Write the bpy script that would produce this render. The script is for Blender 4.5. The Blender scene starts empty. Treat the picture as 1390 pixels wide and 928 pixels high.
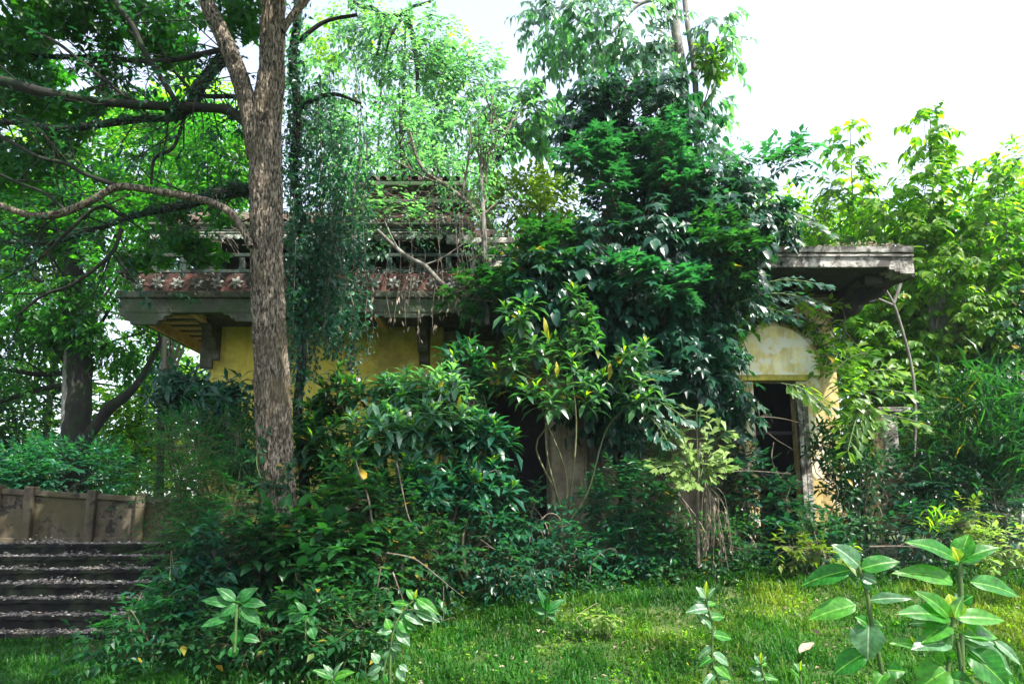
import bpy, math, random
import numpy as np
from mathutils import Vector

rng = np.random.default_rng(11)
R = math.radians
SC = bpy.context.scene
COL = SC.collection

# ------------------------------------------------------------------ camera
PITCH = R(9.0); SHIFT = 0.064; CAMZ = 1.6
cam_d = bpy.data.cameras.new('camera'); cam = bpy.data.objects.new('camera', cam_d); COL.objects.link(cam)
cam.location = (0, 0, CAMZ); cam.rotation_euler = (R(90) + PITCH, 0, 0)
cam_d.sensor_width = 36; cam_d.lens = 24; cam_d.shift_y = SHIFT
cam_d.clip_start = 0.05; cam_d.clip_end = 2000
SC.camera = cam

# ------------------------------------------------------------------ sky, sun, exposure
SUN_EL, SUN_DIR = 56.0, (0.42, -0.36)          # from the right and a little behind the camera
az = math.atan2(SUN_DIR[0], SUN_DIR[1])        # clockwise from +Y
w = bpy.data.worlds.new('World'); SC.world = w; w.use_nodes = True
nt = w.node_tree; nt.nodes.clear()
sky = nt.nodes.new('ShaderNodeTexSky'); sky.sky_type = 'NISHITA'; sky.sun_disc = False
sky.sun_elevation = R(SUN_EL); sky.sun_rotation = az
sky.air_density = 1.0; sky.dust_density = 1.5; sky.ozone_density = 1.0
hs = nt.nodes.new('ShaderNodeHueSaturation'); hs.inputs['Saturation'].default_value = 0.55
bg = nt.nodes.new('ShaderNodeBackground'); bg.inputs['Strength'].default_value = 0.15
wo = nt.nodes.new('ShaderNodeOutputWorld')
nt.links.new(sky.outputs[0], hs.inputs['Color']); nt.links.new(hs.outputs[0], bg.inputs[0]); nt.links.new(bg.outputs[0], wo.inputs[0])
sd = bpy.data.lights.new('sun', 'SUN'); sd.energy = 4.7; sd.angle = R(0.5); sd.color = (1.0, 0.95, 0.86)
sun = bpy.data.objects.new('sun', sd); COL.objects.link(sun)
h = math.hypot(*SUN_DIR); ce = math.cos(R(SUN_EL))
sv = Vector((SUN_DIR[0] / h * ce, SUN_DIR[1] / h * ce, math.sin(R(SUN_EL))))
sun.rotation_euler = sv.to_track_quat('Z', 'Y').to_euler(); sun.location = (5, -5, 20)
SC.view_settings.view_transform = 'Standard'; SC.view_settings.look = 'None'
SC.view_settings.exposure = 1.85; SC.view_settings.gamma = 1.0
SC.view_settings.use_curve_mapping = False
SC.cycles.max_bounces = 8; SC.cycles.transparent_max_bounces = 6; SC.cycles.transmission_bounces = 6
SC.cycles.diffuse_bounces = 4; SC.cycles.use_denoising = True

# ------------------------------------------------------------------ helpers
def P(px, py, Y):
    """point at depth Y seen at pixel (px, py) of the 1390 x 928 photograph"""
    u = (px - 695) / 927.0; v = (464 - py + SHIFT * 1390) / 927.0
    d = np.array([u, math.cos(PITCH) - v * math.sin(PITCH), math.sin(PITCH) + v * math.cos(PITCH)])
    return np.array([0, 0, CAMZ]) + d * (Y / d[1])

def hashn(ix, iy, iz, s):
    n = (ix * 73856093) ^ (iy * 19349663) ^ (iz * 83492791) ^ (s * 2654435761)
    n = (n ^ (n >> 13)) * 1274126177 & 0x7fffffff
    n = (n ^ (n >> 16)) & 0xffffff
    return n / float(0xffffff)

def noise3(p, s=0):
    p = np.asarray(p, float); i = np.floor(p).astype(np.int64); f = p - i
    u = f * f * (3 - 2 * f); r = 0
    for dx in (0, 1):
        for dy in (0, 1):
            for dz in (0, 1):
                wgt = (u[:, 0] if dx else 1 - u[:, 0]) * (u[:, 1] if dy else 1 - u[:, 1]) * (u[:, 2] if dz else 1 - u[:, 2])
                r = r + wgt * hashn(i[:, 0] + dx, i[:, 1] + dy, i[:, 2] + dz, s)
    return r

def fbm(p, o=3, s=0):
    p = np.asarray(p, float); a = 0; t = 0
    for k in range(o):
        a = a + noise3(p * 2 ** k, s + k) * .5 ** k; t += .5 ** k
    return a / t

def tri_mesh(name, V, F, rnd=None, smooth=False):
    me = bpy.data.meshes.new(name)
    V = np.asarray(V, np.float32); F = np.asarray(F, np.int32)
    me.vertices.add(len(V)); me.vertices.foreach_set('co', V.ravel())
    k = F.shape[1]
    me.loops.add(F.size); me.loops.foreach_set('vertex_index', F.ravel())
    me.polygons.add(len(F)); me.polygons.foreach_set('loop_start', np.arange(0, F.size, k, dtype=np.int32))
    me.polygons.foreach_set('loop_total', np.full(len(F), k, np.int32))
    me.update(calc_edges=True)
    if rnd is not None:
        a = me.attributes.new('rnd', 'FLOAT', 'POINT'); a.data.foreach_set('value', np.asarray(rnd, np.float32))
    me.polygons.foreach_set('use_smooth', np.full(len(F), smooth, bool))
    return me

def link(name, me, mat=None, parent=None, kind=None, label=None, loc=None):
    o = bpy.data.objects.new(name, me); COL.objects.link(o)
    if mat is not None and me is not None and not len(me.materials): me.materials.append(mat)
    if parent is not None:
        o.parent = parent
    if loc is not None: o.location = loc
    if kind: o['kind'] = kind
    if label: o['label'] = label
    return o

def thing(name, label, cat, loc=(0, 0, 0), group=None):
    o = bpy.data.objects.new(name, None); COL.objects.link(o); o.location = tuple(float(a) for a in loc); o.empty_display_size = .2
    o['label'] = label; o['category'] = cat
    if group: o['group'] = group
    return o

def rel(o, V):
    return np.asarray(V) - np.array(o.location)[None, :]

# ------------------------------------------------------------------ materials
def nodes(name):
    m = bpy.data.materials.new(name); m.use_nodes = True
    n = m.node_tree; n.nodes.clear()
    return m, n
def N(n, t, **kw):
    x = n.nodes.new(t)
    for k, v in kw.items(): setattr(x, k, v)
    return x
def ramp(n, stops, src):
    r = N(n, 'ShaderNodeValToRGB'); e = r.color_ramp.elements
    while len(e) < len(stops): e.new(0.5)
    for k, (p, c) in enumerate(stops):
        e[k].position = p; e[k].color = (*c, 1)
    n.links.new(src, r.inputs[0]); return r.outputs[0]

GAIN = .54
def leaf_mat(name, dark, mid, light, trans=0.35, rough=0.38, old=None, single=False, veins=False, vs=1.0, under=1.35, spec=.22):
    m, n = nodes(name); L = n.links.new
    if single:
        rs = N(n, 'ShaderNodeObjectInfo').outputs['Random']
    else:
        rs = N(n, 'ShaderNodeAttribute', attribute_name='rnd').outputs['Fac']
    st = [(0.0, dark), (0.45, mid), (0.9, light)]
    st = [(p, (c_[0] * GAIN * .76, c_[1] * GAIN * 1.08, c_[2] * GAIN * 1.05) if name[:3] != 'dry' else c_) for p, c_ in st]
    if old: st += [(0.982, st[-1][1]), (0.994, old)]
    c = ramp(n, st, rs)
    tc = N(n, 'ShaderNodeTexCoord')
    if veins:
        sp = N(n, 'ShaderNodeSeparateXYZ'); L(tc.outputs['Object'], sp.inputs[0])
        ab = N(n, 'ShaderNodeMath', operation='ABSOLUTE'); L(sp.outputs[0], ab.inputs[0])
        # side veins: bands of (y - |x|)
        mu = N(n, 'ShaderNodeMath', operation='MULTIPLY_ADD'); L(ab.outputs[0], mu.inputs[0]); mu.inputs[1].default_value = -0.75; L(sp.outputs[1], mu.inputs[2])
        s2 = N(n, 'ShaderNodeMath', operation='MULTIPLY'); L(mu.outputs[0], s2.inputs[0]); s2.inputs[1].default_value = 68.0 * vs
        sn = N(n, 'ShaderNodeMath', operation='SINE'); L(s2.outputs[0], sn.inputs[0])
        pw = N(n, 'ShaderNodeMapRange'); L(sn.outputs[0], pw.inputs[0]); pw.inputs[1].default_value = .8; pw.inputs[2].default_value = 1.0
        mr = N(n, 'ShaderNodeMapRange'); L(ab.outputs[0], mr.inputs[0]); mr.inputs[1].default_value = .013 / vs; mr.inputs[2].default_value = .003 / vs
        mx = N(n, 'ShaderNodeMath', operation='MAXIMUM'); L(mr.outputs[0], mx.inputs[0])
        hv = N(n, 'ShaderNodeMath', operation='MULTIPLY'); L(pw.outputs[0], hv.inputs[0]); hv.inputs[1].default_value = .14; L(hv.outputs[0], mx.inputs[1])
        mi = N(n, 'ShaderNodeMix', data_type='RGBA'); L(mx.outputs[0], mi.inputs[0]); L(c, mi.inputs[6])
        mi.inputs[7].default_value = (light[0] * 1.15 + .015, light[1] * 1.0 + .02, light[2] * 1.2 + .012, 1)
        c = mi.outputs[2]
        ns = N(n, 'ShaderNodeTexNoise'); ns.inputs['Scale'].default_value = 11 * vs; ns.inputs['Detail'].default_value = 3; oi = N(n, 'ShaderNodeObjectInfo'); av = N(n, 'ShaderNodeVectorMath', operation='ADD'); L(tc.outputs['Object'], av.inputs[0]); L(oi.outputs['Location'], av.inputs[1]); L(av.outputs[0], ns.inputs['Vector'])
        rs_ = ramp(n, [(.66, (0, 0, 0)), (.72, (1, 1, 1))], ns.outputs[0]); ms = N(n, 'ShaderNodeMix', data_type='RGBA'); L(rs_, ms.inputs[0]); L(c, ms.inputs[6]); ms.inputs[7].default_value = (.07, .05, .02, 1); c = ms.outputs[2]
        veinfac = mx.outputs[0]; wave = sn.outputs[0]
    nz = N(n, 'ShaderNodeTexNoise'); nz.inputs['Scale'].default_value = .9 if not veins else 9 * vs; nz.inputs['Detail'].default_value = 2
    if not veins:
        ge = N(n, 'ShaderNodeNewGeometry'); L(ge.outputs['Position'], nz.inputs['Vector'])
    else: L(tc.outputs['Object'], nz.inputs['Vector'])
    h2 = N(n, 'ShaderNodeHueSaturation'); L(c, h2.inputs['Color'])
    m1 = N(n, 'ShaderNodeMapRange'); L(nz.outputs[0], m1.inputs[0]); m1.inputs[1].default_value = .3; m1.inputs[2].default_value = .7; m1.inputs[3].default_value = .65; m1.inputs[4].default_value = 1.35
    L(m1.outputs[0], h2.inputs['Value'])
    g2 = N(n, 'ShaderNodeNewGeometry')
    un = N(n, 'ShaderNodeMix', data_type='RGBA', blend_type='MULTIPLY'); L(g2.outputs['Backfacing'], un.inputs[0]); L(h2.outputs[0], un.inputs[6]); un.inputs[7].default_value = (under * 1.1, under, under * 1.25, 1)
    c = un.outputs[2]
    pb = N(n, 'ShaderNodeBsdfPrincipled'); L(c, pb.inputs['Base Color']); pb.inputs['Roughness'].default_value = rough
    pb.inputs['Specular IOR Level'].default_value = spec
    if veins:
        bp = N(n, 'ShaderNodeBump'); bp.inputs['Strength'].default_value = .12; bp.inputs['Distance'].default_value = .001
        L(wave, bp.inputs['Height']); L(bp.outputs[0], pb.inputs['Normal'])
    tr = N(n, 'ShaderNodeBsdfTranslucent')
    tm = N(n, 'ShaderNodeMix', data_type='RGBA', blend_type='MULTIPLY'); tm.inputs[0].default_value = 1; L(c, tm.inputs[6]); tm.inputs[7].default_value = (2.4, 3.1, .7, 1) if name[:3] != 'dry' else (1, 1, 1, 1)
    L(tm.outputs[2], tr.inputs[0])
    mix = N(n, 'ShaderNodeMixShader'); mix.inputs[0].default_value = trans; L(pb.outputs[0], mix.inputs[1]); L(tr.outputs[0], mix.inputs[2])
    o = N(n, 'ShaderNodeOutputMaterial'); L(mix.outputs[0], o.inputs[0])
    return m

def surf_mat(name, stops, scale=3.0, detail=8, rough=.85, bump=.3, stretch=(1, 1, 1), streak=None, moss=None, moss_scale=1.2, bdist=.02, spots=None):
    """plaster, bark, concrete, soil: noise through a ramp, vertical streaks, blotches of moss"""
    m, n = nodes(name); L = n.links.new
    tc = N(n, 'ShaderNodeTexCoord'); mp = N(n, 'ShaderNodeMapping'); mp.inputs['Scale'].default_value = stretch
    ge = N(n, 'ShaderNodeNewGeometry')
    L(ge.outputs['Position'], mp.inputs[0])
    nz = N(n, 'ShaderNodeTexNoise'); nz.inputs['Scale'].default_value = scale; nz.inputs['Detail'].default_value = detail; nz.inputs['Roughness'].default_value = .65
    L(mp.outputs[0], nz.inputs['Vector'])
    c = ramp(n, stops, nz.outputs[0])
    if streak:
        mp2 = N(n, 'ShaderNodeMapping'); mp2.inputs['Scale'].default_value = (5, 5, .55); L(ge.outputs['Position'], mp2.inputs[0])
        n2 = N(n, 'ShaderNodeTexNoise'); n2.inputs['Scale'].default_value = 1.6; n2.inputs['Detail'].default_value = 5; L(mp2.outputs[0], n2.inputs['Vector'])
        r2 = ramp(n, [(.48, (0, 0, 0)), (.8, (1, 1, 1))], n2.outputs[0])
        mi = N(n, 'ShaderNodeMix', data_type='RGBA'); L(r2, mi.inputs[0]); L(c, mi.inputs[6]); mi.inputs[7].default_value = (*streak, 1); c = mi.outputs[2]
    if spots:
        n4 = N(n, 'ShaderNodeTexNoise'); n4.inputs['Scale'].default_value = 3.2; n4.inputs['Detail'].default_value = 9; n4.inputs['Roughness'].default_value = .72; L(ge.outputs['Position'], n4.inputs['Vector'])
        r4 = ramp(n, [(.5, (0, 0, 0)), (.56, (1, 1, 1))], n4.outputs[0])
        mi = N(n, 'ShaderNodeMix', data_type='RGBA'); L(r4, mi.inputs[0]); L(c, mi.inputs[6]); mi.inputs[7].default_value = (*spots, 1); c = mi.outputs[2]
    if moss:
        n3 = N(n, 'ShaderNodeTexNoise'); n3.inputs['Scale'].default_value = moss_scale; n3.inputs['Detail'].default_value = 7; n3.inputs['Roughness'].default_value = .7; L(ge.outputs['Position'], n3.inputs['Vector'])
        r3 = ramp(n, [(.47, (0, 0, 0)), (.6, (1, 1, 1))], n3.outputs[0])
        mi = N(n, 'ShaderNodeMix', data_type='RGBA'); L(r3, mi.inputs[0]); L(c, mi.inputs[6]); mi.inputs[7].default_value = (*moss, 1); c = mi.outputs[2]
    pb = N(n, 'ShaderNodeBsdfPrincipled'); L(c, pb.inputs['Base Color']); pb.inputs['Roughness'].default_value = rough; pb.inputs['Specular IOR Level'].default_value = .25
    bp = N(n, 'ShaderNodeBump'); bp.inputs['Strength'].default_value = bump; bp.inputs['Distance'].default_value = bdist
    L(nz.outputs[0], bp.inputs['Height']); L(bp.outputs[0], pb.inputs['Normal'])
    o = N(n, 'ShaderNodeOutputMaterial'); L(pb.outputs[0], o.inputs[0])
    return m

M = {}
def lm(key, *a, **k):
    M[key] = leaf_mat(key, *a, **k); M[key + '_one'] = leaf_mat(key + '_one', *a, single=True, **k)
OLD = (.20, .14, .015)
lm('leaf_mid',   (.012, .050, .022), (.022, .085, .026), (.045, .130, .035), .30, .36, OLD)
lm('leaf_dark',  (.008, .040, .030), (.014, .066, .042), (.028, .100, .055), .27, .34, spec=.35)
lm('leaf_teal',  (.012, .070, .048), (.022, .105, .062), (.045, .150, .075), .32, .36, spec=.4)
lm('leaf_fern',  (.008, .065, .022), (.014, .095, .028), (.030, .130, .032), .35, .45)
lm('leaf_sun',   (.045, .120, .014), (.120, .220, .018), (.290, .360, .028), .52, .36, OLD)
lm('leaf_open',  (.026, .090, .032), (.042, .115, .050), (.095, .175, .065), .36, .32, OLD, spec=.5)
lm('leaf_lime',  (.060, .140, .012), (.150, .240, .015), (.300, .350, .020), .54, .45)
lm('leaf_yellow',(.110, .160, .020), (.190, .210, .028), (.280, .270, .045), .35, .45)
lm('leaf_canopy',(.016, .085, .012), (.030, .120, .014), (.060, .160, .018), .50, .42)
lm('leaf_blue',  (.045, .120, .085), (.090, .190, .125), (.20, .30, .20), .42, .30, spec=.8)  # light and bluish: the glints on lit leaves are put into the colour
lm('leaf_pale',  (.150, .185, .045), (.240, .265, .070), (.350, .350, .110), .30, .45)
lm('grass',      (.022, .100, .012), (.065, .140, .012), (.230, .220, .022), .40, .5, spec=.2)
lm('dry',        (.09, .065, .045), (.19, .15, .105), (.32, .27, .20), .2, .75)
M['big_leaf'] = leaf_mat('big_leaf', (.026, .160, .020), (.050, .21, .022), (.10, .27, .03), .42, .42, single=True, veins=True, vs=4.0, under=1.3, spec=.28)
M['young_leaf'] = leaf_mat('young_leaf', (.26, .34, .012), (.36, .40, .014), (.46, .44, .02), .5, .45, single=True, veins=True, vs=4.0, spec=.3)
M['grey_leaf'] = leaf_mat('grey_leaf', (.075, .17, .07), (.12, .22, .10), (.2, .30, .16), .35, .4, single=True, veins=True, vs=4.0, spec=.5)  # paler copy of big_leaf: the glossy sheen is put into the colour
M['bark'] = surf_mat('bark', [(.30, (.045, .034, .026)), (.5, (.17, .135, .105)), (.68, (.40, .35, .29))], 9, 10, .9, .9, (1.6, 1.6, .45), moss=(.10, .11, .055), moss_scale=1.6)
def bark_mat(name, lo, mid, hi, moss, sc=26.0):
    m, n = nodes(name); L = n.links.new; ge = N(n, 'ShaderNodeNewGeometry')
    mp = N(n, 'ShaderNodeMapping'); mp.inputs['Scale'].default_value = (sc, sc, sc * .30); L(ge.outputs['Position'], mp.inputs[0])
    a = N(n, 'ShaderNodeTexNoise'); a.inputs['Scale'].default_value = 1.0; a.inputs['Detail'].default_value = 4; a.inputs['Roughness'].default_value = .6; a.inputs['Distortion'].default_value = .6; L(mp.outputs[0], a.inputs['Vector'])
    b = N(n, 'ShaderNodeTexNoise'); b.inputs['Scale'].default_value = 2.2; b.inputs['Detail'].default_value = 6; L(ge.outputs['Position'], b.inputs['Vector'])
    c1 = ramp(n, [(.36, lo), (.47, mid), (.60, hi)], a.outputs[0])
    r3 = ramp(n, [(.50, (0, 0, 0)), (.68, (.75, .75, .75))], b.outputs[0])
    mi = N(n, 'ShaderNodeMix', data_type='RGBA'); L(r3, mi.inputs[0]); L(c1, mi.inputs[6]); mi.inputs[7].default_value = (*moss, 1)
    pb = N(n, 'ShaderNodeBsdfPrincipled'); L(mi.outputs[2], pb.inputs['Base Color']); pb.inputs['Roughness'].default_value = .95; pb.inputs['Specular IOR Level'].default_value = .15
    bp = N(n, 'ShaderNodeBump'); bp.inputs['Strength'].default_value = 1.0; bp.inputs['Distance'].default_value = .045; L(a.outputs[0], bp.inputs['Height']); L(bp.outputs[0], pb.inputs['Normal'])
    o = N(n, 'ShaderNodeOutputMaterial'); L(pb.outputs[0], o.inputs[0]); return m
M['bark'] = bark_mat('bark', (.012, .010, .008), (.070, .056, .042), (.25, .21, .165), (.085, .068, .04), 42.0)
M['bark_dark'] = surf_mat('bark_dark', [(.3, (.006, .006, .005)), (.6, (.020, .018, .015)), (.75, (.06, .056, .048))], 9, 8, .95, .8, (1, 1, .5), moss=(.012, .022, .009), moss_scale=3)  # near black: limbs silhouetted against the sky, put into the colour
M['bark_pale'] = surf_mat('bark_pale', [(.3, (.06, .055, .048)), (.6, (.17, .16, .14)), (.75, (.34, .33, .30))], 8, 8, .85, .5, (1, 1, .6))
M['stem'] = surf_mat('stem', [(.3, (.05, .06, .025)), (.7, (.16, .15, .08))], 12, 4, .7, .3)
M['green_stem'] = surf_mat('green_stem', [(.3, (.025, .06, .018)), (.7, (.07, .11, .03))], 12, 4, .6, .3)
M['twig'] = surf_mat('twig', [(.3, (.05, .042, .032)), (.7, (.17, .145, .11))], 14, 4, .8, .4)
M['deadwood'] = surf_mat('deadwood', [(.3, (.035, .028, .022)), (.55, (.09, .075, .058)), (.72, (.22, .19, .15))], 22, 6, .9, .6)
M['plaster'] = surf_mat('plaster', [(.3, (.42, .34, .05)), (.5, (.56, .46, .08)), (.7, (.66, .57, .18))], 2.6, 9, .9, .35, streak=(.34, .27, .04), moss=(.26, .22, .05), moss_scale=.8)
M['plaster_pale'] = surf_mat('plaster_pale', [(.32, (.55, .43, .15)), (.5, (.74, .62, .30)), (.68, (.80, .76, .60))], 2.6, 9, .9, .35, streak=(.40, .34, .20), spots=(.70, .67, .58))  # paler than plaster_ochre: sun on the arch panel is put into the colour
M['plaster_ochre'] = surf_mat('plaster_ochre', [(.32, (.22, .15, .05)), (.5, (.42, .31, .12)), (.68, (.60, .50, .28))], 3.0, 9, .92, .4, streak=(.20, .15, .08), spots=(.50, .46, .36))  # tan wall, darkened: leaf shadows above the arch are put into the colour
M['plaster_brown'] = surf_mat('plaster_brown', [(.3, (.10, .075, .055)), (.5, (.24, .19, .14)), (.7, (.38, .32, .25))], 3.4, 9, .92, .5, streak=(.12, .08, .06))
M['concrete'] = surf_mat('concrete', [(.3, (.10, .095, .085)), (.5, (.27, .255, .23)), (.7, (.46, .44, .40))], 3.5, 10, .9, .4, streak=(.16, .15, .14), spots=(.05, .046, .042), moss=(.06, .055, .045), moss_scale=6)
M['concrete_moss'] = surf_mat('concrete_moss', [(.3, (.03, .034, .027)), (.5, (.075, .082, .062)), (.7, (.16, .17, .13))], 3.5, 10, .9, .4, streak=(.06, .065, .05), moss=(.04, .07, .03), moss_scale=2.2)
M['parapet'] = surf_mat('parapet', [(.3, (.045, .036, .026)), (.5, (.11, .09, .06)), (.7, (.25, .20, .13))], 3.2, 10, .92, .5, streak=(.02, .017, .014), spots=(.025, .022, .018), moss=(.07, .06, .03), moss_scale=1.5)
M['step'] = surf_mat('step', [(.3, (.003, .003, .003)), (.55, (.008, .0075, .007)), (.72, (.035, .03, .026))], 5, 9, .95, .5, moss=(.02, .025, .012), moss_scale=3)  # near black: the shade on the risers is put into the base colour
M['green_paint'] = surf_mat('green_paint', [(.3, (.008, .020, .018)), (.5, (.018, .042, .036)), (.7, (.05, .08, .07))], 5, 8, .85, .3, streak=(.03, .045, .035), moss=(.04, .045, .035), moss_scale=3)
M['red_brick'] = surf_mat('red_brick', [(.3, (.03, .014, .012)), (.5, (.085, .036, .03)), (.7, (.17, .08, .06))], 5, 8, .9, .5, moss=(.03, .032, .026), moss_scale=2)
M['roof_tile'] = surf_mat('roof_tile', [(.3, (.02, .014, .012)), (.5, (.06, .034, .028)), (.7, (.12, .08, .07))], 6, 8, .9, .5, moss=(.08, .075, .05), moss_scale=2)
M['white_tile'] = surf_mat('white_tile', [(.3, (.12, .14, .12)), (.5, (.30, .32, .29)), (.7, (.55, .57, .52))], 7, 8, .8, .3, streak=(.10, .11, .09), moss=(.07, .08, .06), moss_scale=3)
M['timber'] = surf_mat('timber', [(.3, (.30, .19, .07)), (.5, (.50, .34, .15)), (.7, (.62, .47, .25))], 6, 8, .8, .3, (1, 1, 1))
M['soffit_dark'] = surf_mat('soffit_dark', [(.3, (.012, .011, .010)), (.6, (.035, .032, .028)), (.75, (.08, .075, .065))], 4, 8, .95, .4)  # weathered soffit, darkened further: shade under the slab put into the colour
M['dark_stone'] = surf_mat('dark_stone', [(.3, (.03, .03, .026)), (.6, (.10, .095, .08)), (.75, (.20, .19, .16))], 7, 9, .95, .8, moss=(.05, .06, .03), moss_scale=4)
M['interior'] = surf_mat('interior', [(.3, (.02, .016, .022)), (.7, (.05, .04, .05))], 2, 5, .95, .2)  # dark openings: the shade inside the rooms is put into the colour
M['soil'] = surf_mat('soil', [(.3, (.012, .025, .006)), (.5, (.028, .055, .009)), (.7, (.07, .085, .02))], 2.5, 10, .98, .8, moss=(.03, .05, .012), moss_scale=1.2)

# ------------------------------------------------------------------ solid builders
class MB:
    def __init__(s): s.v = []; s.f = []
    def box(s, x0, y0, z0, x1, y1, z1, jit=0):
        b = len(s.v)
        for z in (z0, z1):
            for (x, y) in ((x0, y0), (x1, y0), (x1, y1), (x0, y1)):
                s.v.append((x + random.uniform(-jit, jit), y + random.uniform(-jit, jit), z + random.uniform(-jit, jit)))
        for f in ((0, 3, 2, 1), (4, 5, 6, 7), (0, 1, 5, 4), (1, 2, 6, 5), (2, 3, 7, 6), (3, 0, 4, 7)): s.f.append([b + k for k in f])
        return s
    def prism(s, pts, o, a, c, e):
        """outline pts (2D) in the plane origin o, axes a (x) and c (y), extruded by vector e"""
        o, a, c, e = map(np.array, (o, a, c, e)); b = len(s.v); n = len(pts)
        for k in (0, 1):
            for (x, y) in pts: s.v.append(tuple(o + a * x + c * y + e * k))
        s.f.append([b + k for k in range(n)][::-1]); s.f.append([b + n + k for k in range(n)])
        for k in range(n):
            j = (k + 1) % n; s.f.append([b + k, b + j, b + n + j, b + n + k])
        return s
    def build(s, name, mat, parent=None, bevel=0, **kw):
        me = bpy.data.meshes.new(name)
        off = np.array(parent.location) if parent is not None and parent.parent is None else np.zeros(3)
        if parent is not None and parent.parent is not None: off = np.array(parent.parent.location) + np.array(parent.location)
        me.from_pydata([tuple(np.array(v) - off) for v in s.v], [], s.f); me.update()
        o = link(name, me, mat, parent, **kw)
        if bevel:
            bm = o.modifiers.new('bevel', 'BEVEL'); bm.width = bevel; bm.segments = 2; bm.limit_method = 'ANGLE'
        return o

def wall_grid(name, x0, x1, z0, z1, y, th, holes, mat, parent, step=.14, rough=.012, label=None):
    """plaster wall facing the camera: subdivided, slightly uneven, with rectangular openings that have reveals"""
    xs = sorted(set([x0, x1] + [h[0] for h in holes] + [h[1] for h in holes])); zs = sorted(set([z0, z1] + [h[2] for h in holes] + [h[3] for h in holes]))
    def fine(a):
        o = []
        for p, q in zip(a, a[1:]):
            k = max(1, int((q - p) / step)); o += [p + (q - p) * i / k for i in range(k)]
        return o + [a[-1]]
    xs, zs = fine(xs), fine(zs); V = []; F = []; off = np.array(parent.location)
    for k in (0, 1):
        for z in zs:
            for x in xs: V.append((x, y + th * k, z))
    V = np.array(V); nx = len(xs); nn = len(xs) * len(zs)
    fr = V[:nn]; V[:nn, 1] += (fbm(fr * 1.7, 3, 5) - .5) * rough * 2
    def solid(i, j):
        if i < 0 or j < 0 or i >= len(xs) - 1 or j >= len(zs) - 1: return False
        cx, cz = (xs[i] + xs[i + 1]) / 2, (zs[j] + zs[j + 1]) / 2
        return not any(h[0] < cx < h[1] and h[2] < cz < h[3] for h in holes)
    idx = lambda i, j: j * nx + i
    for j in range(len(zs) - 1):
        for i in range(len(xs) - 1):
            if not solid(i, j): continue
            a, b, c, d = idx(i, j), idx(i + 1, j), idx(i + 1, j + 1), idx(i, j + 1)
            F.append((a, b, c, d)); F.append((a + nn, d + nn, c + nn, b + nn))
            if not solid(i - 1, j): F.append((a, d, d + nn, a + nn))
            if not solid(i + 1, j): F.append((b, b + nn, c + nn, c))
            if not solid(i, j - 1): F.append((a, a + nn, b + nn, b))
            if not solid(i, j + 1): F.append((d, c, c + nn, d + nn))
    me = tri_mesh(name, V - off, F)
    return link(name, me, mat, parent, label=label)

def tube(pts, rad, sides=12, furrow=0.0, step=None, seed=0, lump=0.0):
    """tapered tube along a smooth path; furrow adds bark ridges as real relief"""
    pts = np.array(pts, float); rad = np.array(rad, float)
    seg = np.r_[0, np.cumsum(np.linalg.norm(np.diff(pts, axis=0), axis=1))]
    step = step or max(.04, seg[-1] / 40)
    n = max(3, int(seg[-1] / step)); t = np.linspace(0, seg[-1], n)
    # catmull-rom through control points
    def cr(vals):
        vals = np.array(vals, float)
        if vals.ndim == 1: vals = vals[:, None]
        ext = np.vstack([2 * vals[0] - vals[1], vals, 2 * vals[-1] - vals[-2]])
        out = []
        for s in t:
            k = min(len(seg) - 2, max(0, np.searchsorted(seg, s, 'right') - 1)); u = (s - seg[k]) / max(1e-6, seg[k + 1] - seg[k])
            p0, p1, p2, p3 = ext[k], ext[k + 1], ext[k + 2], ext[k + 3]
            out.append(.5 * (2 * p1 + (p2 - p0) * u + (2 * p0 - 5 * p1 + 4 * p2 - p3) * u * u + (3 * p1 - p0 - 3 * p2 + p3) * u ** 3))
        return np.array(out)
    C = cr(pts); r = np.maximum(np.interp(t, seg, rad), .001)
    T = np.gradient(C, axis=0); T /= np.linalg.norm(T, axis=1)[:, None] + 1e-9
    up = np.array([0.03, 1, .02]) if abs(T[0][1]) < .8 else np.array([1, 0, .02])
    B = np.cross(T, up); B /= np.linalg.norm(B, axis=1)[:, None]; D = np.cross(B, T)
    a = np.linspace(0, 2 * math.pi, sides, endpoint=False)
    rr = np.repeat(r[:, None], sides, 1)
    if furrow or lump:
        q = np.stack([np.cos(a)[None] * np.ones(n)[:, None], np.sin(a)[None] * np.ones(n)[:, None], np.repeat(t[:, None], sides, 1)], -1).reshape(-1, 3)
        if lump: rr = rr * (1 + lump * (fbm(q * [1.2, 1.2, 1.6], 2, seed + 3).reshape(n, sides) - .5) * 2)
        if furrow:
            warp = (fbm(q * [2.5, 2.5, 2.2], 2, seed + 9) - .5) * .8
            qq = q * [8, 8, 3.6]; qq[:, 0] += warp * 4; qq[:, 1] += warp * 4
            f = np.abs(fbm(qq, 3, seed) - .5) * 4; f = np.clip(f, 0, 1)
            rr = rr + furrow * (f.reshape(n, sides) - .6)
    V = C[:, None, :] + rr[..., None] * (np.cos(a)[None, :, None] * B[:, None, :] + np.sin(a)[None, :, None] * D[:, None, :])
    V = V.reshape(-1, 3); F = []
    i = np.arange(n - 1)[:, None] * sides; j = np.arange(sides)[None, :]; j2 = (j + 1) % sides
    F = np.stack([i + j, i + sides + j, i + sides + j2, i + j2], -1).reshape(-1, 4)
    return V, F

def join(parts):
    V = []; F = []; o = 0
    for v, f in parts:
        V.append(v); F.append(np.asarray(f) + o); o += len(v)
    return np.vstack(V), np.vstack(F)

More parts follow.
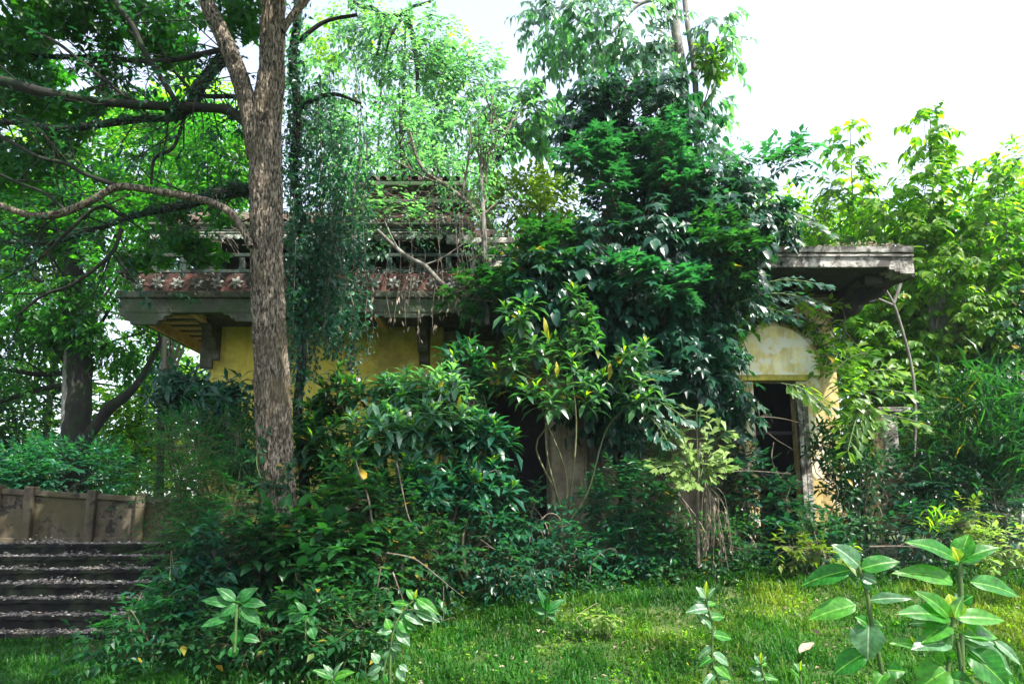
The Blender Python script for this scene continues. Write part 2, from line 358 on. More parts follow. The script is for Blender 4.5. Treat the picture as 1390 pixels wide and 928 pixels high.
def segs(P0, P1, r0, r1, sides=3):
    """many straight twigs at once"""
    P0, P1 = np.asarray(P0), np.asarray(P1); n = len(P0)
    T = P1 - P0; T = T / (np.linalg.norm(T, axis=1)[:, None] + 1e-9)
    up = np.where(np.abs(T[:, 2:3]) > .9, [[1., 0, 0]], [[0, 0, 1.]]); B = np.cross(T, up); B /= np.linalg.norm(B, axis=1)[:, None] + 1e-9; D = np.cross(B, T)
    a = np.arange(sides) * 2 * math.pi / sides
    ring = np.cos(a)[None, :, None] * B[:, None] + np.sin(a)[None, :, None] * D[:, None]
    r0 = np.broadcast_to(r0, (n,))[:, None, None]; r1 = np.broadcast_to(r1, (n,))[:, None, None]
    V = np.concatenate([P0[:, None] + ring * r0, P1[:, None] + ring * r1], 1).reshape(-1, 3)
    b = np.arange(n)[:, None] * 2 * sides; j = np.arange(sides)[None]; j2 = (j + 1) % sides
    F = np.stack([b + j, b + j2, b + sides + j2, b + sides + j], -1).reshape(-1, 4)
    return V, F

# ------------------------------------------------------------------ leaf shapes (y = length, x = width, z = up)
def T_(v, f): return np.array(v, float), np.array(f, int)
TPL = {}
TPL['oval2'] = T_([(0, 0, 0), (-.24, .45, .07), (0, 1, -.08), (.24, .45, .07)], [(0, 2, 1), (0, 3, 2)])
TPL['narrow2'] = T_([(0, 0, 0), (-.13, .45, .03), (0, 1, -.12), (.13, .45, .03)], [(0, 2, 1), (0, 3, 2)])
TPL['oval4'] = T_([(0, 0, 0), (-.25, .42, .07), (0, .5, -.01), (.25, .42, .07), (0, 1, -.18)], [(0, 2, 1), (0, 3, 2), (2, 4, 1), (2, 3, 4)])
TPL['heart6'] = T_([(0, .08, 0), (-.22, 0, .02), (-.40, .32, .06), (0, .5, 0), (.40, .32, .06), (.22, 0, .02), (0, 1, -.22)], [(0, 3, 1), (1, 3, 2), (0, 5, 3), (5, 4, 3), (3, 6, 2), (3, 4, 6)])
TPL['heart6'] = T_([(0, .06, 0), (-.17, 0, .02), (.17, 0, .02), (-.31, .20, .05), (.31, .20, .05), (-.29, .48, .04), (.29, .48, .04), (-.14, .78, -.04), (.14, .78, -.04), (0, 1, -.18), (0, .24, -.01), (0, .5, -.03), (0, .78, -.10)],
                   [(0, 10, 1), (1, 10, 3), (0, 2, 10), (2, 4, 10), (3, 10, 5), (10, 11, 5), (10, 4, 11), (4, 6, 11), (5, 11, 7), (11, 12, 7), (11, 6, 12), (6, 8, 12), (7, 12, 9), (12, 8, 9)])
TPL['long8'] = T_([(0, 0, 0), (-.09, .28, .05), (0, .3, .04), (.09, .28, .05), (-.155, .64, .04), (0, .66, -.02), (.155, .64, .04), (0, 1, -.20)],
                  [(0, 2, 1), (0, 3, 2), (1, 2, 4), (2, 5, 4), (2, 3, 6), (2, 6, 5), (4, 5, 7), (5, 6, 7)])
TPL['lobed'] = T_([(0, 0, 0), (-.14, .22, .03), (-.56, .66, -.04), (-.16, .56, .05), (0, 1, -.12), (.16, .56, .05), (.56, .66, -.04), (.14, .22, .03), (0, .45, 0)],
                  [(8, 1, 0), (8, 2, 1), (8, 3, 2), (8, 4, 3), (8, 5, 4), (8, 6, 5), (8, 7, 6), (8, 0, 7)])
TPL['fish'] = T_([(0, 0, 0), (-.10, .4, .03), (-.30, .84, .02), (-.16, .78, -.02), (-.06, 1.02, -.10), (.06, .84, -.03), (.24, .92, -.06), (.13, .4, .03), (0, .5, 0)],
                 [(8, 1, 0), (8, 2, 1), (8, 3, 2), (8, 4, 3), (8, 5, 4), (8, 6, 5), (8, 7, 6), (8, 0, 7)])
TPL['strap'] = T_([(-.02, 0, 0), (.02, 0, 0), (-.045, .35, .12), (.045, .35, .12), (-.035, .7, .08), (.035, .7, .08), (0, 1, -.16)],
                  [(0, 1, 3), (0, 3, 2), (2, 3, 5), (2, 5, 4), (4, 5, 6)])

TPL['blade'] = T_([(-.008, 0, 0), (.008, 0, 0), (-.018, .35, .12), (.018, .35, .12), (-.015, .7, .06), (.015, .7, .06), (0, 1, -.22)], [(0, 1, 3), (0, 3, 2), (2, 3, 5), (2, 5, 4), (4, 5, 6)])
def nrm(a): return a / (np.linalg.norm(a, axis=-1, keepdims=True) + 1e-9)
class Leaves:
    """one kind of leaf: positions, directions, facings, sizes; written out as joined mesh and/or single objects"""
    def __init__(s, tpl): s.tpl = tpl; s.p = []; s.d = []; s.u = []; s.s = []
    def add(s, p, d, u, sc): s.p.append(p); s.d.append(nrm(d)); s.u.append(u); s.s.append(np.broadcast_to(sc, (len(p),)).astype(float))
    def arrays(s):
        p = np.vstack(s.p); d = np.vstack(s.d); u = np.vstack(s.u); sc = np.concatenate(s.s)
        x = nrm(np.cross(d, u)); z = np.cross(x, d)
        return p, np.stack([x, d, z], 1), sc         # rows are axes
    def mesh(s, name, off, sel=None, rnd=None):
        p, A, sc = s.arrays()
        if sel is not None: p, A, sc = p[sel], A[sel], sc[sel]
        tv, tf = TPL[s.tpl]; n = len(p)
        if not n: return None
        wob = 1 + rng.uniform(-.22, .22, (n, 3))
        L = tv[None] * (sc[:, None] * wob)[:, None, :]
        V = np.einsum('nvk,nkj->nvj', L, A) + p[:, None]
        F = (np.arange(n) * len(tv))[:, None, None] + tf[None]
        rv = rng.random(n) if rnd is None else rnd
        return tri_mesh(name, V.reshape(-1, 3) - off, F.reshape(-1, 3), np.repeat(rv, len(tv)))

_leafmesh = {}
def leaf_objects(lv, parent, mat, count, name='leaf', dist_bias=True, minpx=9):
    """the leaves that show largest become objects sharing mesh data; returns the mask of the rest"""
    p, A, sc = lv.arrays()
    ext = np.abs(TPL[lv.tpl][0]).max()
    px = sc * ext * 927 / np.maximum(p[:, 1], .5)
    order = np.argsort(-px + rng.random(len(px)) * 2 + 6 * (p[:, 1] - p[:, 1].min()))
    order = order[px[order] >= minpx][:count]
    base = np.array(parent.location)
    from mathutils import Matrix
    for k, i in enumerate(order):
        key = (lv.tpl, mat.name, k % 3)
        if key not in _leafmesh:
            tv, tf = TPL[lv.tpl]; r2 = np.random.default_rng(k % 3 + 5)
            v = tv * (1 + r2.uniform(-.12, .12, 3)); v = v + r2.uniform(-.02, .02, v.shape) * (np.arange(len(v)) > 0)[:, None]
            me = tri_mesh(name, v, tf, None, True); me.materials.append(mat); _leafmesh[key] = me
        o = bpy.data.objects.new(name, _leafmesh[key]); COL.objects.link(o); o.parent = parent
        m = A[i]; q = p[i] - base; s_ = sc[i]
        o.matrix_local = Matrix(((m[0][0] * s_, m[1][0] * s_, m[2][0] * s_, q[0]), (m[0][1] * s_, m[1][1] * s_, m[2][1] * s_, q[1]), (m[0][2] * s_, m[1][2] * s_, m[2][2] * s_, q[2]), (0, 0, 0, 1)))
    rest = np.ones(len(p), bool); rest[order] = False
    return rest

# ------------------------------------------------------------------ where the twig ends go
def blob_points(blobs, n, freq=1.1, thr=.42, seed=0, shell=.35):
    """blobs: (px, py, rx_px, ry_px, Y, half_depth_m) -> points and outward directions, clumped, with gaps"""
    vol = np.array([b[2] * b[3] for b in blobs], float); cnt = (n * vol / vol.sum()).astype(int) + 1
    PP = []; DD = []
    for b, k in zip(blobs, cnt):
        c = P(b[0], b[1], b[4]); m = b[4] / 927.0; rx, rz, ry = b[2] * m, b[3] * m, b[5]
        k2 = k * 4; d = nrm(rng.normal(size=(k2, 3))); r = rng.random(k2) ** shell
        loc = d * r[:, None]; q = c + loc * [rx, ry, rz]
        nz = fbm(q * freq, 2, seed)
        keep = np.where(nz > thr - .10 * (r < .8))[0][:k]
        if len(keep) < 3: keep = np.arange(min(3, k))
        PP.append(q[keep]); DD.append(nrm(d[keep] * [1 / max(rx, .1), 1 / max(ry, .1), 1 / max(rz, .1)]))
    return np.vstack(PP), np.vstack(DD)

def perp(A):
    up = np.array([[0, 0, 1.]]) + rng.normal(0, .15, A.shape)
    B = nrm(np.cross(A, up)); return B, np.cross(B, A)

def rosette(lv, tips, A, k, size, spread=(25, 100), droop=.25, stepback=.012, var=.25):
    B, C = perp(A); n = len(tips)
    ph0 = rng.random(n) * 6.28
    for j in range(k):
        t = (j + .5) / k; ph = ph0 + j * 2.4 + rng.normal(0, .15, n)
        th = np.radians(spread[0] + (spread[1] - spread[0]) * t + rng.normal(0, 8, n))
        d = np.cos(th)[:, None] * A + np.sin(th)[:, None] * (np.cos(ph)[:, None] * B + np.sin(ph)[:, None] * C)
        d[:, 2] -= droop * t
        u = A * 1.0 + np.array([[0, 0, .5]]) + rng.normal(0, .12, (n, 3))
        sc = size * (1 - .35 * (1 - t)) * (1 + rng.uniform(-var, var, n))
        lv.add(tips - A * (j * stepback), d, u, sc)

def spray(lv, tips, A, k, L, size, droop=.3, side=.9, fwd=.55, hang=0.0, sag=.25, pair=False, var=.25, tipleaf=True, taper=0.0):
    """leaves left and right along a twig that starts at tips and sags"""
    n = len(tips); Lv = L * (1 + rng.uniform(-.3, .3, n)); S = nrm(np.cross(A, np.array([[0, 0, 1.]]) + rng.normal(0, .2, (n, 3)))); out = []
    for j in range(k):
        s = (j // 2 * 2 + .5 if pair else j + .5) / k
        pos = tips + A * (Lv * s)[:, None]; pos[:, 2] -= sag * Lv * s * s
        sg = 1 if j % 2 else -1
        d = A * fwd + S * side * sg + rng.normal(0, .14, (n, 3)); d[:, 2] -= droop + hang
        u = np.array([[0, 0, 1.]]) + A * (hang) + rng.normal(0, .22, (n, 3))
        sc = size * (1 + rng.uniform(-var, var, n)) * (1 - taper * abs(s - .45) * 1.3)
        lv.add(pos, d, u, sc)
    end = tips + A * Lv[:, None]; end[:, 2] -= sag * Lv
    if tipleaf:
        d = A.copy(); d[:, 2] -= droop + hang * 1.5
        lv.add(end, d, np.array([[0, 0, 1.]]) + A * hang + rng.normal(0, .2, (n, 3)), size * (1 + rng.uniform(-var, var, n)))
    mid = tips + A * (Lv * .5)[:, None]; mid[:, 2] -= sag * Lv * .25
    return mid, end

def skeleton(base, tips, r, nmain=7, seed=0, wig=.15, bases=None):
    """stems rise from the base to main nodes; every twig end is tied to its nearest node"""
    k = min(nmain, len(tips)); idx = rng.choice(len(tips), k, replace=False)
    nodes_ = []; out = []
    for i, q in enumerate(tips[idx]):
        b = base if bases is None else bases[i % len(bases)]
        b = np.array(b); e = q * .92 + b * .08; m1 = b * .65 + e * .35; m1[2] += .10 * (e[2] - b[2]); m2 = b * .3 + e * .7; m2[2] += .04 * (e[2] - b[2])
        j = lambda s=wig: rng.normal(0, s, 3)
        pts = [b + j(.04), m1 + j(), m2 + j(), e]
        out.append(tube(pts, [r, r * .75, r * .5, r * .25], 6, step=max(.12, np.linalg.norm(e - b) / 14)))
        for s in (.35, .6, .8, 1): nodes_.append(b * (1 - s) + e * s if s in () else (m1 if s == .35 else m2 if s == .6 else (m2 + e) / 2 if s == .8 else e))
    nodes_ = np.array(nodes_)
    d = ((tips[:, None] - nodes_[None]) ** 2).sum(-1); d += 2.0 * np.maximum(0, nodes_[None, :, 2] - tips[:, None, 2]) ** 2
    q = nodes_[d.argmin(1)]
    mid = (tips + q) / 2; mid[:, 2] -= .04; mid += rng.normal(0, .03, mid.shape)
    out.append(segs(q, mid, r * .22, r * .16)); out.append(segs(mid, tips, r * .16, r * .09))
    return join(out)

def gz(x, y):
    """height of the ground"""
    x = np.asarray(x, float); y = np.asarray(y, float)
    sm = lambda a, b, t: (lambda u: u * u * (3 - 2 * u))(np.clip((t - a) / (b - a), 0, 1))
    right = .85 * sm(4.5, 12.0, y); left = 1.12 * sm(8.85, 10.9, y)
    k = sm(-4.2, -3.0, x)
    return left * (1 - k) + right * k + .06 * (np.sin(x * 1.3 + y * .7) * np.sin(y * 1.1)) * sm(3, 6, y) * k

def plant(name, label, cat, blobs, kind, n, mat, base=None, group=None, tpl='oval4', size=.12, k=6, L=.3, r=.02, nmain=7, singles=0, stem_mat='stem',
          freq=1.1, thr=.42, shell=.35, up=.3, fwdbias=.25, spread=(25, 100), droop=.3, hang=0., sag=.25, side=.9, fwd=.55, pair=False, taper=0., seed=None, crown='foliage', stems=True, bases=None, tip_twigs=True, trunk_name='stem', minpx=9, T=None, heart=False, rand=.3):
    seed = seed if seed is not None else int(rng.integers(0, 999))
    tips, out = blob_points(blobs, n, freq, thr, seed, shell)
    if base is None:
        c = tips.mean(0); base = np.array([c[0], tips[:, 1].mean() + .1, 0]); base[2] = float(gz(base[0], base[1])) - .05
    A = nrm(out * .7 + np.array([[0, -fwdbias, up]]) + rng.normal(0, rand, out.shape))
    T = T or thing(name, label, cat, base, group)
    lv = Leaves(tpl); tw = []
    if kind == 'rosette': rosette(lv, tips, A, k, size, spread, droop)
    else:
        mid, end = spray(lv, tips, A, k, L, size, droop, side, fwd, hang, sag, pair, taper=taper)
        if tip_twigs: tw = [segs(tips, mid, r * .10, r * .08), segs(mid, end, r * .08, r * .04)]
    if stems: tw.append(skeleton(base, tips, r, nmain, seed, bases=bases))
    if heart:                                                         # pale young leaves standing in the middle of each rosette
        hv = Leaves('long8'); pick = rng.random(len(tips)) < .7; rosette(hv, tips[pick] + A[pick] * .02, A[pick], 3, size * .55, (8, 35), 0)
        hme = hv.mesh('young_leaves', np.array(T.location)); link('young_leaves', hme, M['leaf_lime'], T, kind='stuff')
    if tw:
        V, F = join(tw); o = link(trunk_name, tri_mesh(trunk_name, rel(T, V), F, None, True), M[stem_mat], T)
        if len(F) > 4000 and trunk_name != 'trunk': pass
    sel = None
    if singles: sel = leaf_objects(lv, T, M[mat + '_one'], singles, minpx=minpx)
    me = lv.mesh(crown, np.array(T.location), sel)
    if me: link(crown, me, M[mat], T, kind='stuff')
    return T

# ================================================================== GROUND
def grid_sheet(xs, ys, fz):
    X, Y = np.meshgrid(xs, ys); Z = fz(X, Y); V = np.stack([X, Y, Z], -1).reshape(-1, 3); nx = len(xs)
    i = np.arange(len(ys) - 1)[:, None] * nx; j = np.arange(nx - 1)[None]
    F = np.stack([i + j, i + j + 1, i + j + 1 + nx, i + j + nx], -1).reshape(-1, 4)
    return V, F
def ax(lo, hi, fine_lo, fine_hi, st):
    a = np.arange(fine_lo, fine_hi, st); k = np.geomspace(st, 1, 24)
    L = fine_lo - (fine_lo - lo) * (np.geomspace(.004, 1, 26)); H = fine_hi + (hi - fine_hi) * (np.geomspace(.004, 1, 26))
    return np.r_[L[::-1], a, H]
xs, ys = ax(-500, 500, -14, 14, .16), ax(-60, 900, 0, 22, .16)
def ground_h(X, Y):
    q = np.stack([X.ravel(), Y.ravel(), 0 * X.ravel()], -1)
    nz = (fbm(q * 1.3, 3, 2) - .5).reshape(X.shape) * .09
    under = ((X < -3.6) & (Y > 8.5) & (Y < 11.2))
    return gz(X, Y) + nz - under * .13
V, F = grid_sheet(xs, ys, ground_h)
link('ground', tri_mesh('ground', V, F, None, True), M['soil'], kind='structure')

# ================================================================== STEPS and PARAPET (left)
YS = [8.72, 9.02, 9.34, 9.66, 9.98, 10.30, 10.62]; HS = .168
st = thing('stone_steps', 'wide stone steps darkened for shade, strewn with dry leaves climbing to the low wall', 'steps', (-6.2, 8.7, 0))
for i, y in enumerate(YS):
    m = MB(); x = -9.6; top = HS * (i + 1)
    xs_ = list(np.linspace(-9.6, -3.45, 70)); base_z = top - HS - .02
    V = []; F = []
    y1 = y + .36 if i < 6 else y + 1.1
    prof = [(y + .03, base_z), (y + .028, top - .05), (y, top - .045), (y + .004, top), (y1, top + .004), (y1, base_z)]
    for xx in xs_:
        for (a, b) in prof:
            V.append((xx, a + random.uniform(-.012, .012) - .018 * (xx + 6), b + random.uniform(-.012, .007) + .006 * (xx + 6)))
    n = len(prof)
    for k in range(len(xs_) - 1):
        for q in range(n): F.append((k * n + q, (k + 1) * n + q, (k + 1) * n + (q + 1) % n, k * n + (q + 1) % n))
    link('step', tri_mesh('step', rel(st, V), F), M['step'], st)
# dry leaf litter on every tread
lv = Leaves('oval2')
for i, y in enumerate(YS):
    n = 1500; x = rng.uniform(-9, -3.6, n); yy = y + rng.beta(1.2, 1.6, n) * .34 - .018 * (x + 6)
    z = HS * (i + 1) + .006 * (x + 6) + rng.gamma(1.3, .009, n) * (.4 + 2.2 * np.clip(np.sin(x * 2.7 + i * 2) * np.sin(x * 1.1 + i), 0, 1)) + .004
    a = rng.random(n) * 6.28; d = np.stack([np.cos(a), np.sin(a), rng.normal(0, .25, n)], -1)
    u = np.stack([rng.normal(0, .4, n), rng.normal(-.15, .4, n), np.ones(n)], -1)
    lv.add(np.stack([x, yy, z], -1), d, u, rng.uniform(.02, .06, n) + (rng.random(n) > .9) * .05)
lm('dry_pale', (.14, .12, .095), (.27, .24, .20), (.46, .42, .36), .1, .8)
link('leaf_litter', lv.mesh('leaf_litter', np.zeros(3)), M['dry_pale'], kind='stuff', label='dry fallen leaves scattered over the treads of the stone steps')

pw = thing('parapet_wall', 'low weathered concrete wall with posts and sunken panels above the steps', 'wall', (-6.2, 11.3, 1.15))
def par_pt(px, py, Y): return P(px, py, Y)
# the wall runs from near left to far right
a0 = np.array([-8.6, 11.15]); a1 = np.array([-4.3, 11.95]); dirw = (a1 - a0) / np.linalg.norm(a1 - a0); nrw = np.array([dirw[1], -dirw[0]])
def wp(s, off, z): q = a0 + dirw * s + nrw * off; return np.array([q[0], q[1], z])
Lw = np.linalg.norm(a1 - a0); ZB = 1.15
ztop = lambda s: 2.06 - .055 * s
s_of = lambda px: min(np.linspace(0, Lw, 400), key=lambda s: abs((695 + 927 * wp(s, 0, 0)[0] / wp(s, 0, 0)[1] * 1.0) - px))
def wbox(name, s0, s1, o0, o1, zb0, zb1, zt0, zt1, bev=.012, mat='parapet'):
    m = MB(); m.v = [tuple(wp(s, o, z)) for (s, o, z) in ((s0, o1, zb0), (s1, o1, zb1), (s1, o0, zb1), (s0, o0, zb0), (s0, o1, zt0), (s1, o1, zt1), (s1, o0, zt1), (s0, o0, zt0))]
    m.f = [[0, 3, 2, 1], [4, 5, 6, 7], [0, 1, 5, 4], [1, 2, 6, 5], [2, 3, 7, 6], [3, 0, 4, 7]]
    m.f = [f[::-1] for f in m.f]
    o = m.build(name, M[mat], pw, bev); return o
sp = [s_of(v) for v in (2, 48, 132, 198)]
sp = [sp[0] - .9] + sp + [Lw + .6]
for k, (s0, s1) in enumerate(zip(sp, sp[1:])):
    wbox('panel', s0, s1, -.07, .0, ZB - .1, ZB - .1, ztop(s0) - .10, ztop(s1) - .10)
    wbox('coping', s0 + .07, s1 - .07, -.11, .07, ztop(s0) - .10, ztop(s1) - .10, ztop(s0), ztop(s1), .02)
    wbox('plinth', s0 + .07, s1 - .07, .003, .055, ZB - .1, ZB - .1, ZB + .10, ZB + .10)
for s in sp[1:-1]:
    wbox('post', s - .07, s + .07, -.14, .12, ZB - .1, ZB - .1, ztop(s) + .06, ztop(s) + .05, .02)

# ================================================================== VILLA
YE, YW, YU2G = 10.5, 11.9, 11.05
villa = thing('abandoned_villa', 'overgrown yellow villa with tiered eaves, flower tile band and arched doorway behind the plants', 'house', (0, YW, 1.0))
def XZ(px, py, Y): q = P(px, py, Y); return q[0], q[2]
def vbox(name, px0, py0, px1, py1, Y0, Y1, mat, parent=None, bevel=.012, label=None, jit=0):
    """box whose front face (at depth Y0) spans the pixel rectangle"""
    x0, z1 = XZ(px0, py0, Y0); x1, z0 = XZ(px1, py1, Y0)
    return MB().box(min(x0, x1), Y0, z0, max(x0, x1), Y1, z1, jit).build(name, M[mat], parent or villa, bevel, label=label)
# --- walls
xL, zE = XZ(287, 430, YW); xR = P(600, 480, YW)[0]; zt = P(450, 412, YE)[2]
zt = P(450, 405, YE)[2] - .02
wall_grid('wall', xL, xR, .7, zt, YW, .3, [], M['plaster'], villa, label='mustard yellow plaster wall under the left eave')
MB().box(xL + .003, YW + .3, .7, xL + .3, 18.0, zt).build('side_wall', M['plaster'], villa)
# recess behind the porch with a dark doorway
xa, xb = P(655, 560, 12.9)[0], P(742, 560, 12.9)[0]; z1 = P(690, 512, 12.9)[2]
xr0 = P(1000, 500, 12.05)[0]
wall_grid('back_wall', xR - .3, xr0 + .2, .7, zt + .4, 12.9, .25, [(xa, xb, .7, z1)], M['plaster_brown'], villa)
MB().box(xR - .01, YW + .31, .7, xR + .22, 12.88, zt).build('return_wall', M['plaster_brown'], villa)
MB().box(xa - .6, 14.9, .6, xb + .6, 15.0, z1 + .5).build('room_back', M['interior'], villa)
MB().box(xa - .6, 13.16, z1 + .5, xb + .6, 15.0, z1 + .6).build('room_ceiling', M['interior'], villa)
vbox('lintel', 600, 508, 748, 522, 12.80, 12.897, 'plaster')
vbox('pillar', 748, 540, 800, 790, 11.3, 11.72, 'plaster_brown', bevel=.03, label='dusty square pillar standing in front of the porch')
x0, zz = XZ(740, 540, 11.24); x1, _ = XZ(808, 540, 11.24)
MB().box(x0, 11.22, zz - .02, x1, 11.8, zz + .10).build('pillar_capital', M['plaster_brown'], villa, .02)
MB().box(x0 + .05, 11.28, zz + .105, x1 - .05, 11.75, zt).build('pillar_head', M['plaster_brown'], villa, .02)
vbox('pilaster', 812, 470, 850, 790, 12.55, 12.88, 'plaster_brown', bevel=.02)
vbox('pilaster', 905, 470, 940, 790, 12.55, 12.88, 'plaster_brown', bevel=.02)
# --- right block with the arched door
YR = 12.05
dx0, dz1 = XZ(1022, 516, YR); dx1 = P(1086, 600, YR)[0]
bx0 = P(998, 500, YR)[0]; bx1 = P(1140, 560, YR)[0]; zr = P(1100, 372, YR)[2]
wall_grid('wall', bx0, bx1, .6, zr, YR, .3, [(dx0, dx1, .6, dz1)], M['plaster_ochre'], villa, label='sunlit pale yellow wall round the arched doorway')
MB().box(bx1 - .3, YR + .3, .6, bx1 - .003, 18.0, zr).build('side_wall', M['plaster_pale'], villa)
MB().box(bx0 + .003, YR + .3, .6, bx0 + .3, 13.5, zr).build('return_wall', M['plaster_brown'], villa)
MB().box(bx1 - .34, YR + .302, .5, bx1 - .304, 15, dz1 + .59).build('dark_liner', M['interior'], villa)  # dark liner added over the lit inner walls, room shade in its colour
MB().box(bx0 + .304, YR + .302, .5, bx0 + .34, 15, dz1 + .59).build('dark_liner', M['interior'], villa)
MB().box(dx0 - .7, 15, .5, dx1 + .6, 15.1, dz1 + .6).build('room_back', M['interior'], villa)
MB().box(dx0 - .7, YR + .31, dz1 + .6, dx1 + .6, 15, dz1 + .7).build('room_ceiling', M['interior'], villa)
# arch relief: a raised half round panel with a recessed edge moulding
cx = (P(996, 515, YR)[0] + P(1110, 515, YR)[0]) / 2; rx = (P(1112, 515, YR)[0] - P(996, 515, YR)[0]) / 2
za = P(1055, 510, YR)[2]; ha = P(1055, 444, YR)[2] - za
arc = [(rx * math.cos(t), ha * math.sin(t) ** .95 if math.sin(t) > 0 else 0) for t in np.linspace(0, math.pi, 26)]
arc = [(x, max(0, z)) for x, z in arc]
MB().prism(arc, (cx, YR - .085, za), (1, 0, 0), (0, 0, 1), (0, .10, 0)).build('tympanum', M['plaster_pale'], villa, .008, label='weathered half round panel over the doorway')
m = MB()
for (p, q) in zip(arc, arc[1:]):
    e = 1.075
    quad = [p, q, (q[0] * e, q[1] * e + .01), (p[0] * e, p[1] * e + .01)]
    m.prism(quad[::-1], (cx, YR - .075, za), (1, 0, 0), (0, 0, 1), (0, .08, 0))
m.build('arch_moulding', M['plaster_ochre'], villa)
vbox('lintel', 1000, 506, 1098, 516, YR - .07, YR - .003, 'plaster', bevel=.01, label='yellow band across the top of the doorway')
vbox('jamb', 1087, 522, 1094, 720, YR - .10, YR - .003, 'concrete', bevel=.01, label='pale moulded door jamb')
vbox('jamb', 1095, 522, 1101, 720, YR - .06, YR - .003, 'concrete', bevel=.008)
vbox('jamb', 1006, 522, 1020, 720, YR - .08, YR - .003, 'concrete', bevel=.01)
# lattice of the fallen door inside the dark opening
vbox('door_rail', 1024, 640, 1086, 648, 12.3, 12.36, 'interior'); vbox('door_rail', 1024, 585, 1086, 590, 12.3, 12.36, 'interior')
# --- right flat slab with stepped fascia and dark soffit
sx0 = P(660, 345, YE)[0]; sx1 = P(1239, 345, YE)[0]; zs1 = P(1150, 336, YE)[2]; zs0 = P(1150, 362, YE)[2]; YB = 17.5
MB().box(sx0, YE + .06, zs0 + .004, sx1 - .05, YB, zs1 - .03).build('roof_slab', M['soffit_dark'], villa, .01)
x0 = sx0
zc = P(1150, 345, YE)[2]
prof = [(0, zs0), (0, zc - .05), (-.03, zc - .045), (-.03, zc - .01), (.015, zc - .005), (.015, zc + .02), (-.04, zc + .025), (-.055, zs1), (.06, zs1), (.06, zs0)]
V = []; F = []; xs_ = list(np.linspace(x0, sx1, 60)); n = len(prof)
for xx in xs_:
    for (a, b) in prof: V.append((xx + 0, YE + a + random.uniform(-.004, .004), b + random.uniform(-.005, .005)))
for k in range(len(xs_) - 1):
    for q in range(n): F.append((k * n + q, (k + 1) * n + q, (k + 1) * n + (q + 1) % n, k * n + (q + 1) % n))
F.append(tuple([0, 1, 2, 3])); 
o = link('fascia', tri_mesh('fascia', rel(villa, V), F), M['concrete'], villa, label='black stained concrete edge of the flat porch roof')
me = bpy.data.meshes.new('fascia_end'); pts = [((sx1), YE + a, b) for a, b in prof]
me.from_pydata([tuple(np.array(p) - np.array(villa.location)) for p in pts], [], [list(range(n))]); link('fascia_end', me, M['concrete'], villa)
for k, (pxa, pyb) in enumerate(((1207, 365.5), (1214, 368.5), (1221, 371))):      # stepped drop at the corner
    xq = P(pxa, 362, YE)[0]; zq = P(1230, pyb, YE)[2]
    MB().box(xq, YE - .003 * k + .002, zq, sx1 + .001 * k, YE + .3, zs0 - .002 - .0 * k).build('corner_step', M['concrete'], villa)
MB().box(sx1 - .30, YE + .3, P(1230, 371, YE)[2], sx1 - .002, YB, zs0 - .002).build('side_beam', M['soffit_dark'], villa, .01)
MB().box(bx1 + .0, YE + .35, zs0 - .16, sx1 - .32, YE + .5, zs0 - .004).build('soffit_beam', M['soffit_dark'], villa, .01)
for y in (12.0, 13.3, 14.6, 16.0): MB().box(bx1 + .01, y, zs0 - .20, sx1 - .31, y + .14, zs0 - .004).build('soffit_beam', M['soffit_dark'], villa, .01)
# scroll corbels carrying the slab
def corbel(o, a, size, th, parent, mat='dark_stone'):
    p = [(0, 0), (0, -.98), (.06, -1.0), (.12, -.93), (.13, -.82), (.2, -.74), (.30, -.72), (.36, -.62), (.37, -.50), (.46, -.42), (.58, -.41), (.66, -.33), (.68, -.22), (.78, -.15), (.93, -.13), (1.0, -.08), (1.0, 0)]
    p = [(x * size[0], z * size[1]) for x, z in p]
    e = np.cross(np.array(a, float), (0, 0, 1.)) * th
    return MB().prism(p, np.array(o) - e / 2, a, (0, 0, 1), e).build('corbel', M[mat], parent, .008)
zc0 = zs0 - .004
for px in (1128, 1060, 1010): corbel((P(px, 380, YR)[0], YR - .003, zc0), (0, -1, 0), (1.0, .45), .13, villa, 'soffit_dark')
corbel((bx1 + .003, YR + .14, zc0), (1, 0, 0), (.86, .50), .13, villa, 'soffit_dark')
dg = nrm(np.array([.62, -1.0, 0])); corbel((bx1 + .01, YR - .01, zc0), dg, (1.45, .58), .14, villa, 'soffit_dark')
# leaf mould lying on the slab edge
n = 2600; lvr = Leaves('oval2'); x = rng.uniform(sx0, sx1 - .1, n); y = YE + rng.uniform(-.02, .5, n)
lvr.add(np.stack([x, y, zs1 + .004 + rng.random(n) * .045 * (1 + .8 * np.sin(x * 2.3 + 1))], -1), rng.normal(size=(n, 3)) * [1, 1, .3], rng.normal(0, .4, (n, 3)) + [0, 0, 1], rng.uniform(.03, .09, n))
link('roof_litter', lvr.mesh('roof_litter', np.zeros(3)), M['dry'], kind='stuff', label='brown dead leaves lying along the edge of the flat roof')

